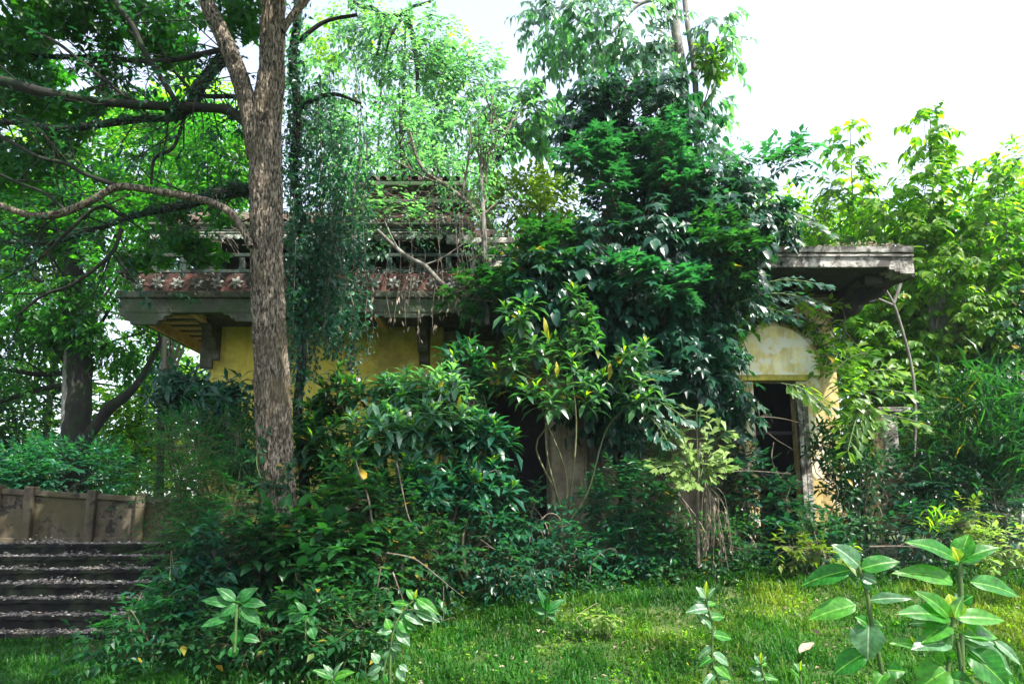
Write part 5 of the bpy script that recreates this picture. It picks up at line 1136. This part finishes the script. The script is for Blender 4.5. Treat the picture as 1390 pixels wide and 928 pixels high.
pale = fishtail('pale yellow green fishtail palm over a dried brown flower stalk', P(948, 762, 9.6), [(945, 650, 890, 625), (945, 650, 905, 580), (948, 650, 945, 545), (950, 650, 985, 575), (950, 655, 985, 625), (946, 655, 925, 650), (946, 640, 930, 600), (950, 650, 965, 610)], 'leaf_pale', .16, 9.6, 7, .20)
V, F = tube([P(948, 770, 9.7), P(947, 700, 9.65), P(948, 640, 9.6), P(950, 600, 9.6)], [.03, .025, .02, .012], 8); link('trunk', tri_mesh('trunk', rel(pale, V), F, None, True), M['twig'], pale)
ds = thing('dried_palm_stalk', 'dried grey brown palm flower stalk drooping below the pale fishtail palm', 'palm stalk', P(962, 765, 9.45)); tw = []; lv = Leaves('narrow2')
for k in range(17):
    ex = rng.choice([960, 968, 975, 985, 997, 1003], p=[.3, .25, .15, .12, .1, .08]) + rng.normal(0, 4); ey = rng.uniform(715, 775); q = np.array([P(957, 655, 9.5), P((957 + ex) / 2 + 4, (655 + ey) / 2 - 16, 9.42), P(ex, ey, 9.4)]); q[1] += rng.normal(0, .03, 3)
    tw.append(tube(q, [.006, .005, .002], 4, step=.08)); n = 10; u = rng.uniform(.25, 1, n)[:, None]; c = q[0] * (1 - u) ** 2 + 2 * q[1] * u * (1 - u) + q[2] * u ** 2
    lv.add(c, rng.normal(0, .35, (n, 3)) - [0, 0, 1] + (q[2] - q[0]) * .3, rng.normal(0, .5, (n, 3)) + [0, -1, 0], rng.uniform(.05, .11, n))
V, F = join(tw); link('strand', tri_mesh('strand', rel(ds, V), F), M['twig'], ds, kind='stuff'); rest = leaf_objects(lv, ds, M['dry_one'], 200, 'husk', minpx=3); link('husk', lv.mesh('husk', np.array(ds.location), rest), M['dry'], ds, kind='stuff')
fishtail('blue green fishtail palm fronds in sun under the left end of the flat roof', P(1010, 560, 10.6), [(1000, 400, 1118, 375), (1005, 410, 1110, 400), (1010, 420, 1075, 425)], 'leaf_teal', .19, 10.1, 9, .22)
fishtail('green fishtail palm fronds spreading right of the doorway', P(1190, 640, 11), [(1110, 560, 1240, 520), (1120, 540, 1215, 490), (1130, 580, 1245, 560), (1180, 540, 1150, 600), (1120, 520, 1175, 470), (1060, 520, 1120, 545)], 'leaf_sun', .20, 10.7, 9, .26)
fishtail('dark fishtail palm fronds leaning over the sky on the right shoulder of the mound', P(1000, 400, 10.9), [(985, 285, 1080, 312), (990, 280, 1110, 290), (980, 290, 1125, 300), (960, 270, 1040, 240)], 'leaf_mid', .19, 10.7, 9, .25)
fishtail('lobed palm fronds arching below the open rosette shrub', P(900, 640, 10), [(850, 520, 905, 500), (860, 540, 930, 560), (840, 510, 880, 470), (870, 560, 905, 590)], 'leaf_teal', .17, 9.5, 7, .22)

# ---- bare sticks and arching stems
def stick(label, pts, Y, mat='deadwood', name='bare_stick'):
    T = thing(name, label, 'stick', P(pts[0][0], pts[0][1], Y)); 
    k0 = len(pts) - 1; pts = [(p[0] + (random.uniform(-2, 2) if 0 < i < k0 else 0), p[1], p[2] * .75 * (1 - .55 * i / k0)) for i, p in enumerate(pts)]
    limb(T, 'stem', pts, mat, Y, 7, 0, .25)
    for i in range(2):
        a = pts[random.randrange(1, len(pts))]; s_ = random.choice((-1, 1)); l = random.uniform(14, 30)
        limb(T, 'twig', [(a[0], a[1], .9), (a[0] + s_ * l * .5, a[1] - l * .15, .7), (a[0] + s_ * l * .8, a[1] + l * .3, .4)], mat, Y, 5)
    return T
SK = [('thick pale bare stem leaning in the thicket right of the big trunk', [(512, 760, 6), (500, 680, 5), (490, 645, 5), (483, 625, 4)], 7.6),
 ('white bare stick crossing down beside the leaning stem', [(538, 626, 3), (552, 700, 3), (566, 715, 3), (580, 748, 2)], 7.7),
 ('long pale stick reaching from the thicket over the lawn edge', [(525, 750, 3), (560, 758, 3), (590, 780, 3), (612, 797, 2), (632, 812, 2)], 7.0),
 ('short stick slanting down to the bright young plant', [(533, 776, 3), (542, 800, 3), (553, 828, 3)], 6.4),
 ('thin stick standing in the dark thicket', [(517, 768, 3), (512, 800, 3), (505, 828, 2)], 6.6),
 ('vertical dry stalk at the thicket edge', [(602, 795, 2), (602, 842, 2)], 7.0),
 ('arching green stem rising in front of the porch', [(612, 740, 3), (618, 700, 3), (628, 675, 3), (645, 655, 2), (665, 640, 2)], 8.6),
 ('looping pale vine below the dusty pillar', [(735, 705, 3), (745, 697, 3), (757, 700, 3), (764, 715, 2), (762, 745, 2)], 9.2),
 ('bowed dry stem beside the dusty pillar', [(618, 722, 2), (650, 730, 2), (672, 745, 2), (690, 752, 2)], 8.6),
 ('dark stick on the lawn edge under the pillar', [(800, 790, 4), (802, 765, 4), (818, 748, 3)], 9.2),
 ('curved liana hanging across the dark doorway', [(1028, 545, 3), (1034, 575, 3), (1052, 594, 3), (1080, 612, 3)], 11.2),
 ('curling dead vine in front of the doorway foot', [(1050, 600, 3), (1048, 625, 3), (1060, 650, 3), (1072, 655, 3), (1064, 690, 3), (1075, 712, 2)], 10.9),
 ('thin stem bowed over the doorway', [(1000, 574, 3), (1030, 566, 3), (1060, 568, 3), (1090, 575, 2)], 11.1),
 ('straight thin cane lying level over the undergrowth by the doorway', [(975, 641, 3), (1020, 639, 3), (1074, 643, 3)], 10.2),
 ('dark stem slanting across the sunlit wall edge', [(1140, 440, 3), (1165, 470, 3), (1195, 510, 3)], 11.3),
 ('fallen branch lying on the grass at the right thicket', [(1180, 742, 4), (1220, 741, 4), (1252, 743, 3)], 9.6)]
for lab, pts, Y in SK: stick(lab, pts, Y)

# ================================================================== FOREGROUND PLANTS, leaf by leaf
def big_leaf_mesh(L, W, droop, fold, seed, tipness=.7):
    """leaf along +y with midrib valley, wavy edge and raised veins"""
    r = np.random.default_rng(seed); ny, nx = 13, 8; V = []; F = []
    asym = r.uniform(-.06, .06); ph = r.uniform(0, 6)
    for i in range(ny + 1):
        t = i / ny; w_ = W / 2 * (math.sin(math.pi * t ** .74) ** .78 if t < 1 else 0) * (1 - .15 * t ** 4)
        if i == 0: w_ = .0015
        zc = -droop * (.4 + 1.8 * ((seed * 37) % 10) / 10) * L * t * t + .08 * L * math.sin(math.pi * t) * .5
        for j in range(-nx // 2, nx // 2 + 1):
            u = j / (nx / 2); x = w_ * u * (1 + asym * u)
            z = zc + fold * abs(u) * w_ - .28 * fold * w_ * u * u + .040 * W * math.sin(t * 13 + ph + (2 if u > 0 else 0)) * u * u * (1 - t * .3) + .006 * W * math.sin((t - abs(u) * .10) * 62) * (1 - abs(u) * .5) * (abs(u) > .1)
            V.append((x, L * t, z))
    m = nx + 1
    for i in range(ny):
        for j in range(nx): F.append((i * m + j, i * m + j + 1, (i + 1) * m + j + 1, (i + 1) * m + j))
    # short stalk
    return np.array(V), np.array(F)
def traced_plant(label, name, Y, stems, leaves, matmap, seed, stem_r=4, cat='plant', depth=.35, wide=1.0, stem_mat='green_stem'):
    b = P(stems[0][0][0], stems[0][0][1], Y); T = thing(name, label, cat, b)
    for s_ in stems: limb(T, 'stem', [(p[0], p[1], stem_r if len(p) < 3 else p[2]) for p in s_], stem_mat, Y, 10, 0, .1)
    for k, lf in enumerate(leaves):
        bx, by, tx, ty, wd, kind = lf[:6]; tilt = lf[6] if len(lf) > 6 else None
        sgn = 1 if tx > bx else -1; a = P(bx, by, Y); f = depth * (.5 if k % 2 else -1) * abs(math.sin(k * 1.9 + seed)); horiz = abs(tx - bx) / (abs(ty - by) + abs(tx - bx) + 1e-6)
        px_len = math.hypot(tx - bx, ty - by); Lm = px_len * Y / 927
        dy = tilt if tilt is not None else f * Lm * 1.2; dy = float(np.clip(dy, -.6 * Lm, .6 * Lm))
        c = P(tx, ty, Y + dy); L = np.linalg.norm(c - a); d = (c - a) / L; W = wd * Y / 927 * 1.15 * wide
        W = min(max(W, L * .34), L * .95)
        # facing: leaf plane shows wd pixels of its width
        side = nrm(np.cross(d, [0, 0, 1.]) + 1e-6); up1 = nrm(np.cross(side, d)); view = -nrm(a - np.array([0, 0, CAMZ])); 
        want = min(1, wd * Y / 927 / W); up = nrm(up1 * math.sqrt(max(.05, 1 - want ** 2)) + (view - d * (view @ d)) * want)
        V, F = big_leaf_mesh(L, W, .10, .35, seed * 31 + k)
        zz = nrm(up - d * (up @ d)); x = np.cross(d, zz); V = V[:, :1] * x + V[:, 1:2] * d + V[:, 2:] * zz
        # own object frame so veins follow the leaf: keep local y along the leaf
        from mathutils import Matrix
        V0, F0 = big_leaf_mesh(L, W, .10, .35, seed * 31 + k); me = tri_mesh('leaf', V0, F0, None, True); me.materials.append(M[matmap[kind]])
        o = bpy.data.objects.new('leaf', me); COL.objects.link(o); o.parent = T; q = a - b
        o.matrix_local = Matrix(((x[0], d[0], zz[0], q[0]), (x[1], d[1], zz[1], q[1]), (x[2], d[2], zz[2], q[2]), (0, 0, 0, 1)))
    return T
MM = {'g': 'big_leaf', 'y': 'young_leaf', 'w': 'grey_leaf'}
fgp = 'young big leaved plants in the right foreground'
def Z8(L): return [(1080 + a / 4.07, 700 + b / 4.07, 1080 + c / 4.07, 700 + d / 4.07, w_, k) for (a, b, c, d, w_, k) in L]
T1 = traced_plant('leaning big leaved young plant with a pale upright leaf, leftmost in the right foreground', 'broadleaf_plant', 2.9, [[(1206, 960, 7), (1196, 905, 6), (1184, 850, 6), (1176, 800, 5), (1165, 768, 5)]],
  Z8([(355, 280, 205, 155, 24, 'w'), (300, 300, 28, 362, 25, 'g'), (360, 292, 580, 238, 22, 'g'), (345, 285, 290, 195, 12, 'y'), (362, 330, 452, 362, 17, 'w'), (360, 335, 440, 405, 18, 'g'), (410, 465, 640, 448, 14, 'w'), (335, 490, 72, 568, 26, 'g'), (405, 600, 398, 792, 40, 'w'), (385, 758, 203, 868, 28, 'g'), (400, 600, 330, 555, 14, 'g'), (420, 600, 488, 598, 12, 'g'), (505, 850, 610, 858, 24, 'g'), (495, 865, 505, 960, 32, 'w'), (500, 860, 440, 930, 18, 'g')]), MM, 3)
T2 = traced_plant('tallest big leaved young plant with long side leaves at the right edge', 'broadleaf_plant', 3.1, [[(1308, 960, 7), (1306, 880, 6), (1305, 820, 6), (1303, 765, 6)]],
  Z8([(890, 245, 640, 120, 24, 'g'), (915, 235, 955, 95, 26, 'g'), (905, 250, 1125, 150, 20, 'g'), (920, 262, 1035, 213, 14, 'w'), (905, 250, 870, 170, 15, 'y'), (915, 262, 815, 222, 12, 'g'), (870, 362, 572, 285, 26, 'g'), (965, 365, 1265, 432, 24, 'g'), (920, 480, 980, 440, 16, 'g'), (920, 480, 890, 425, 12, 'w'), (915, 290, 945, 300, 10, 'g')]), MM, 5)
T3 = traced_plant('low crowded big leaved young plant with a bright yellow green centre leaf, lower right foreground', 'broadleaf_plant', 2.7, [[(1284, 960, 6), (1288, 900, 5), (1294, 838, 5)], [(1310, 960, 5), (1304, 900, 5), (1300, 870, 4)]],
  Z8([(850, 560, 700, 408, 22, 'g'), (880, 560, 850, 430, 30, 'y'), (880, 560, 920, 440, 16, 'w'), (880, 560, 1162, 572, 22, 'g'), (850, 565, 590, 512, 25, 'g'), (840, 600, 632, 585, 16, 'w'), (850, 600, 720, 640, 30, 'g'), (900, 640, 1145, 645, 24, 'g'), (920, 650, 1120, 700, 20, 'w'), (930, 700, 1225, 868, 32, 'w'), (955, 750, 1200, 945, 38, 'g'), (840, 850, 670, 950, 42, 'g'), (850, 700, 650, 720, 26, 'w'), (800, 720, 840, 830, 26, 'g'), (660, 715, 535, 690, 14, 'g'), (655, 715, 640, 665, 15, 'y'), (760, 740, 720, 680, 18, 'y'), (820, 760, 830, 830, 22, 'g'), (1100, 690, 1262, 822, 12, 'w'), (930, 640, 930, 590, 15, 'y'), (860, 900, 990, 930, 34, 'g'), (1080, 870, 1230, 930, 26, 'g'), (830, 600, 700, 690, 26, 'g'), (830, 640, 780, 730, 26, 'w'), (940, 600, 1000, 660, 20, 'g')]), MM, 7)
for t in (T1, T2, T3): t['group'] = fgp
def Zb(L): return [(470 + a / 5.56, 770 + b / 5.56, 470 + c / 5.56, 770 + d / 5.56, w_, k) for (a, b, c, d, w_, k) in L]
traced_plant('pale leaved young plant lit by the sun at the dark thicket edge', 'young_plant', 4.6, [[(530, 960, 4), (530, 890, 3), (536, 850, 3), (550, 826, 3), (562, 815, 3)], [(518, 930, 3), (524, 895, 2), (530, 880, 2)]],
  Zb([(530, 235, 705, 342, 12, 'g'), (520, 325, 712, 402, 15, 'w'), (440, 355, 585, 432, 10, 'w'), (505, 240, 455, 158, 9, 'g'), (520, 235, 528, 165, 6, 'y'), (470, 275, 332, 262, 8, 'g'), (430, 330, 345, 300, 8, 'w'), (430, 340, 380, 290, 12, 'w'), (520, 260, 590, 320, 14, 'w'), (400, 400, 500, 495, 18, 'g'), (380, 480, 485, 582, 13, 'w'), (330, 470, 300, 380, 12, 'g'), (345, 480, 230, 487, 10, 'w'), (330, 620, 330, 740, 20, 'w'), (340, 570, 415, 572, 5, 'w'), (335, 590, 415, 625, 9, 'w'), (245, 720, 195, 640, 11, 'w'), (260, 750, 148, 808, 12, 'w'), (400, 735, 468, 782, 8, 'w'), (385, 760, 440, 858, 12, 'w'), (310, 540, 280, 540, 8, 'g'), (300, 800, 320, 880, 18, 'g'), (240, 800, 190, 850, 10, 'w'), (420, 300, 440, 330, 8, 'y'), (460, 410, 540, 470, 13, 'g')]), MM, 11, depth=.2)
def Zc(L): return [(a / 2.993, 618 + b / 2.993, c / 2.993, 618 + d / 2.993, w_, k) for (a, b, c, d, w_, k) in L]
M['clean_leaf'] = leaf_mat('clean_leaf', (.022, .14, .025), (.03, .145, .03), (.04, .17, .035), .36, .45, single=True, veins=True, vs=4.0, spec=.3)
traced_plant('bright green rosette of broad leaves glowing in the dark undergrowth', 'rosette_plant', 5.9, [[(318, 885, 4), (320, 850, 4), (321, 820, 4)]],
  Zc([(955, 590, 880, 535, 13, 'g'), (970, 592, 1040, 533, 15, 'g'), (935, 605, 820, 582, 14, 'g'), (985, 600, 1080, 605, 13, 'g'), (960, 605, 888, 648, 16, 'g'), (980, 625, 1062, 678, 15, 'g'), (935, 655, 812, 692, 12, 'g'), (955, 705, 960, 775, 18, 'g'), (990, 740, 1055, 750, 11, 'g'), (945, 775, 950, 822, 14, 'g'), (975, 595, 990, 560, 8, 'g')]), {'g': 'clean_leaf'}, 13, depth=.25)
traced_plant('small bright plant with four leaves right of the bright rosette', 'rosette_plant', 6.0, [[(415, 870, 3), (415, 840, 3)]],
  Zc([(1240, 640, 1205, 592, 9, 'g'), (1240, 650, 1182, 672, 10, 'g'), (1255, 650, 1290, 620, 8, 'g'), (1255, 655, 1275, 690, 10, 'g'), (1260, 700, 1280, 745, 12, 'g')]), {'g': 'clean_leaf'}, 17, depth=.25)
traced_plant('small bright rosette standing alone on the lawn edge', 'rosette_plant', 8.0, [[(742, 850, 3), (742, 828, 3)]],
  [(742, 828, 730, 797, 9, 'g'), (742, 828, 768, 812, 9, 'g'), (742, 830, 760, 826, 8, 'g'), (742, 832, 722, 825, 9, 'g'), (742, 830, 745, 806, 9, 'g'), (740, 832, 728, 842, 8, 'g'), (744, 832, 756, 842, 8, 'g')], {'g': 'clean_leaf'}, 19, depth=.25)
traced_plant('dark three leaved seedling at the bottom of the dark thicket', 'rosette_plant', 4.6, [[(450, 945, 3), (452, 920, 3)]],
  [(452, 920, 425, 908, 10, 'g'), (452, 920, 440, 900, 8, 'w'), (453, 920, 480, 910, 10, 'g'), (452, 922, 470, 928, 10, 'g'), (452, 920, 462, 898, 7, 'w')], MM, 23, depth=.25)
def auto_plant(label, name, pts, Y, n, Lpx, wpx, kinds, seed, group=None, lean=.35):
    r = random.Random(seed); L = []
    for i in range(n):
        t = (i + .6) / n; k = t * (len(pts) - 1); a = int(min(k, len(pts) - 2)); f = k - a; bx = pts[a][0] * (1 - f) + pts[a + 1][0] * f; by = pts[a][1] * (1 - f) + pts[a + 1][1] * f
        s_ = 1 if i % 2 else -1; ll = Lpx * r.uniform(.45, 1.3) * (1.0 - .35 * t); an = r.uniform(-.6, 1.1) - t * .7; by += r.uniform(-5, 5)
        if r.random() < .15: s_ = -s_
        L.append((bx, by, bx + s_ * ll * math.cos(an), by + ll * math.sin(an), wpx * r.uniform(.6, 1.1), r.choice(kinds), r.uniform(-lean, lean) * Lpx * Y / 927))
    tx, ty = pts[-1][:2]; L += [(tx, ty, tx - Lpx * .35, ty - Lpx * .5, wpx * .8, kinds[0]), (tx, ty, tx + Lpx * .35, ty - Lpx * .45, wpx * .8, kinds[0]), (tx, ty, tx + 1, ty - Lpx * .7, wpx * .6, 'y')]
    T = traced_plant(label, name, Y, [[(p[0], p[1], 3) for p in pts]], L, MM, seed, depth=.2)
    if group: T['group'] = group
    return T
yg = 'young upright plants on the lawn'
auto_plant('slim pale young plant standing on the lawn at the bottom right of centre', 'young_plant', [(984, 950), (968, 900), (967, 850), (958, 812)], 4.0, 17, 34, 12, 'wwg', 31, yg)
auto_plant('small pale seedling at the bottom edge between the slim plant and the big leaves', 'young_plant', [(1040, 945), (1036, 915), (1032, 900)], 4.2, 7, 22, 10, 'wwg', 33, yg)
auto_plant('tiny seedling at the bottom edge left of the leaning big leaved plant', 'young_plant', [(1088, 945), (1087, 925), (1086, 910)], 4.2, 4, 20, 9, 'wg', 35, yg)
plant('low_shrub', 'small shrub of shining pale leaves at the right edge of the lawn', 'shrub', [(1365, 735, 34, 24, 8.6, .25), (1340, 750, 22, 22, 8.6, .2)], 'spray', 60, 'leaf_pale', base=P(1362, 775, 8.6), tpl='oval4', size=.10, k=5, L=.16, singles=300, thr=.2, nmain=6, r=.01, minpx=3)
plant('low_shrub', 'thin yellow green shrub behind the big leaved plants', 'shrub', [(1322, 700, 16, 22, 9.6, .2), (1308, 715, 14, 12, 9.6, .2)], 'spray', 34, 'leaf_yellow', base=P(1318, 740, 9.6), tpl='oval4', size=.09, k=5, L=.14, singles=200, thr=.2, nmain=5, r=.01, minpx=3)
plant('low_shrub', 'leafy seedlings in front of the stone steps', 'seedlings', [(200, 850, 50, 24, 6.6, .3), (240, 820, 36, 26, 6.8, .3), (150, 870, 40, 12, 6.6, .3)], 'spray', 150, 'leaf_fern', tpl='oval4', size=.085, k=6, L=.2, singles=300, thr=.3, nmain=14, r=.008, minpx=3)
plant('low_shrub', 'yellowed low plant in the middle of the lawn', 'plant', [(812, 840, 14, 8, 7.6, .1)], 'spray', 8, 'leaf_pale', tpl='oval4', size=.12, k=5, L=.1, singles=60, thr=.1, nmain=3, r=.008, minpx=3)

# ================================================================== GRASS AND LITTER
n = 230000; 
y = 4.6 + 7.2 * rng.random(n) ** 1.25; hw = .86 * y; x = rng.uniform(-1, 1, n) * hw
keep = (y < edge_y(x) + .7) & ~((x < -3.4) & (y > 8.75)); keep |= (x < -3.3) & (y < 8.75)
x, y = x[keep], y[keep]; q = np.stack([x, y, 0 * x], -1)
pt = fbm(q * .9, 3, 77); pt2 = fbm(q * 3.1, 2, 78); keep = rng.random(len(x)) < np.clip(.55 + 2.0 * (pt2 - .25), .45, 1)
x, y, pt, pt2 = x[keep], y[keep], pt[keep], pt2[keep]; n = len(x)
hh = rng.gamma(3, .0165, n) * (0.25 + 1.8 * pt2) * np.where(x < -2.5, 1.7, 1.0) * np.where(y > edge_y(x) - .7, 1.6, 1) ; hh = np.clip(hh, .015, .20)
a = rng.random(n) * 6.28; lean = rng.uniform(.2, 1.3, n); wd = rng.uniform(.0022, .0045, n) * (1 + .15 * y)
b0 = np.stack([x, y, gz(x, y) - .01 + (fbm(np.stack([x, y, 0 * x], -1) * 1.3, 3, 2) - .5) * .09], -1); dx = np.stack([np.cos(a), np.sin(a), 0 * a], -1); sx = np.stack([-np.sin(a), np.cos(a), 0 * a], -1)
m = b0 + dx * (hh * lean * .35)[:, None] + [0, 0, 1] * (hh * .65)[:, None]; t = b0 + dx * (hh * lean)[:, None] + [0, 0, 1] * (hh * (1 - .3 * lean))[:, None]
V = np.stack([b0 - sx * wd[:, None], b0 + sx * wd[:, None], m + sx * wd[:, None] * .8, m - sx * wd[:, None] * .8, t], 1).reshape(-1, 3); k = np.arange(n)[:, None] * 5
F = np.concatenate([k + [0, 1, 2], k + [0, 2, 3], k + [3, 2, 4]], 0)
dryness = np.clip((pt - .49) * 2.8 + np.clip(x * .10, -.25, .38), 0, 1); rv = np.clip(dryness * .75 + rng.normal(.12, .14, n), 0, .97)
link('grass', tri_mesh('grass', V, F, np.repeat(rv, 5)), M['grass'], kind='stuff')
lv = Leaves('oval4'); n = 1100; y = rng.uniform(4.8, 9.9, n); x = rng.uniform(-.6, .82, n) * y; ok = y < edge_y(x) + .5; x, y = x[ok], y[ok]; n = len(x)
lv.add(np.stack([x, y, gz(x, y) + .03], -1), rng.normal(0, 1, (n, 3)) * [1, 1, .15], rng.normal(0, .25, (n, 3)) + [0, 0, 1], rng.uniform(.03, .09, n))
link('lawn_litter', lv.mesh('lawn_litter', np.zeros(3)), M['dry'], kind='stuff', label='dry leaves scattered over the lawn')
for (px, py, lab, s_) in ((1085, 885, 'large curled dry leaf lying on the lawn at the bottom right', .17), (1112, 860, 'pale dry leaf on the grass behind the curled one', .10), (1088, 836, 'small pale dry leaf on the grass near the leaning stem', .06)):
    Y = 1.35 * 927 / (py - 700); Y = min(max(Y, 5), 8.5); q = P(px, py, Y); Y = (CAMZ - float(gz(q[0], Y)) - .05) * 927 / (py - 703); q = P(px, py, Y); V, F = big_leaf_mesh(s_, s_ * .6, -.25, .8, int(px))
    o = link('dry_leaf', tri_mesh('dry_leaf', V, F, None, True), M['dry_one'], loc=tuple(q)); o.rotation_euler = (.2, .3, px % 6); o['label'] = lab; o['category'] = 'dry leaf'

# ================================================================== AIR
bg_tree('far dark wood closing the view at the right', [(1250, 600, 140, 130, 30, 2), (1450, 560, 140, 170, 30, 2), (1120, 640, 100, 90, 30, 2)], 900, 'leaf_mid', .45, seed=130, rt=.15, name='bush', thr=.3)
bg_tree('far dark wood closing the view at the left', [(120, 650, 160, 70, 32, 2), (-60, 620, 140, 100, 32, 2), (280, 620, 100, 100, 32, 2)], 900, 'leaf_canopy', .45, seed=131, rt=.15, name='bush', thr=.3)

# weeds in the lawn
n = 5600; y = 4.7 + 5.5 * rng.random(n); x = rng.uniform(-.85, .85, n) * y; q = np.stack([x, y, 0 * x], -1); ok = (y < edge_y(x) + .3) & ~((x < -3.4) & (y > 8.6)) & (fbm(q * 1.6, 2, 90) > .52); x, y = x[ok], y[ok]; n = len(x)
wv = Leaves('oval4'); c = np.stack([x, y, gz(x, y) + .03], -1)
rosette(wv, np.repeat(c, 1, 0), np.tile([0, -.1, 1.], (n, 1)), 6, .055, (35, 85), .1); wv.add(c + [0, 0, .03], rng.normal(0, 1, (n, 3)) * [1, 1, .4], rng.normal(0, .3, (n, 3)) + [0, 0, 1], .05)
link('lawn_weeds', wv.mesh('lawn_weeds', np.zeros(3)), M['leaf_sun'], kind='stuff', label='small broad leaved weeds scattered through the lawn')

# ================================================================== AIR
m, n_ = nodes('haze'); pv = N(n_, 'ShaderNodeVolumePrincipled'); pv.inputs['Density'].default_value = .0004; pv.inputs['Color'].default_value = (.80, .92, 1, 1); pv.inputs['Anisotropy'].default_value = .3
o = N(n_, 'ShaderNodeOutputMaterial'); n_.links.new(pv.outputs[0], o.inputs[1]); M['haze'] = m
MB().box(-90, -30, -1.2, 90, 120, 18.5).build('haze', m, kind='stuff')
SC.cycles.volume_bounces = 0
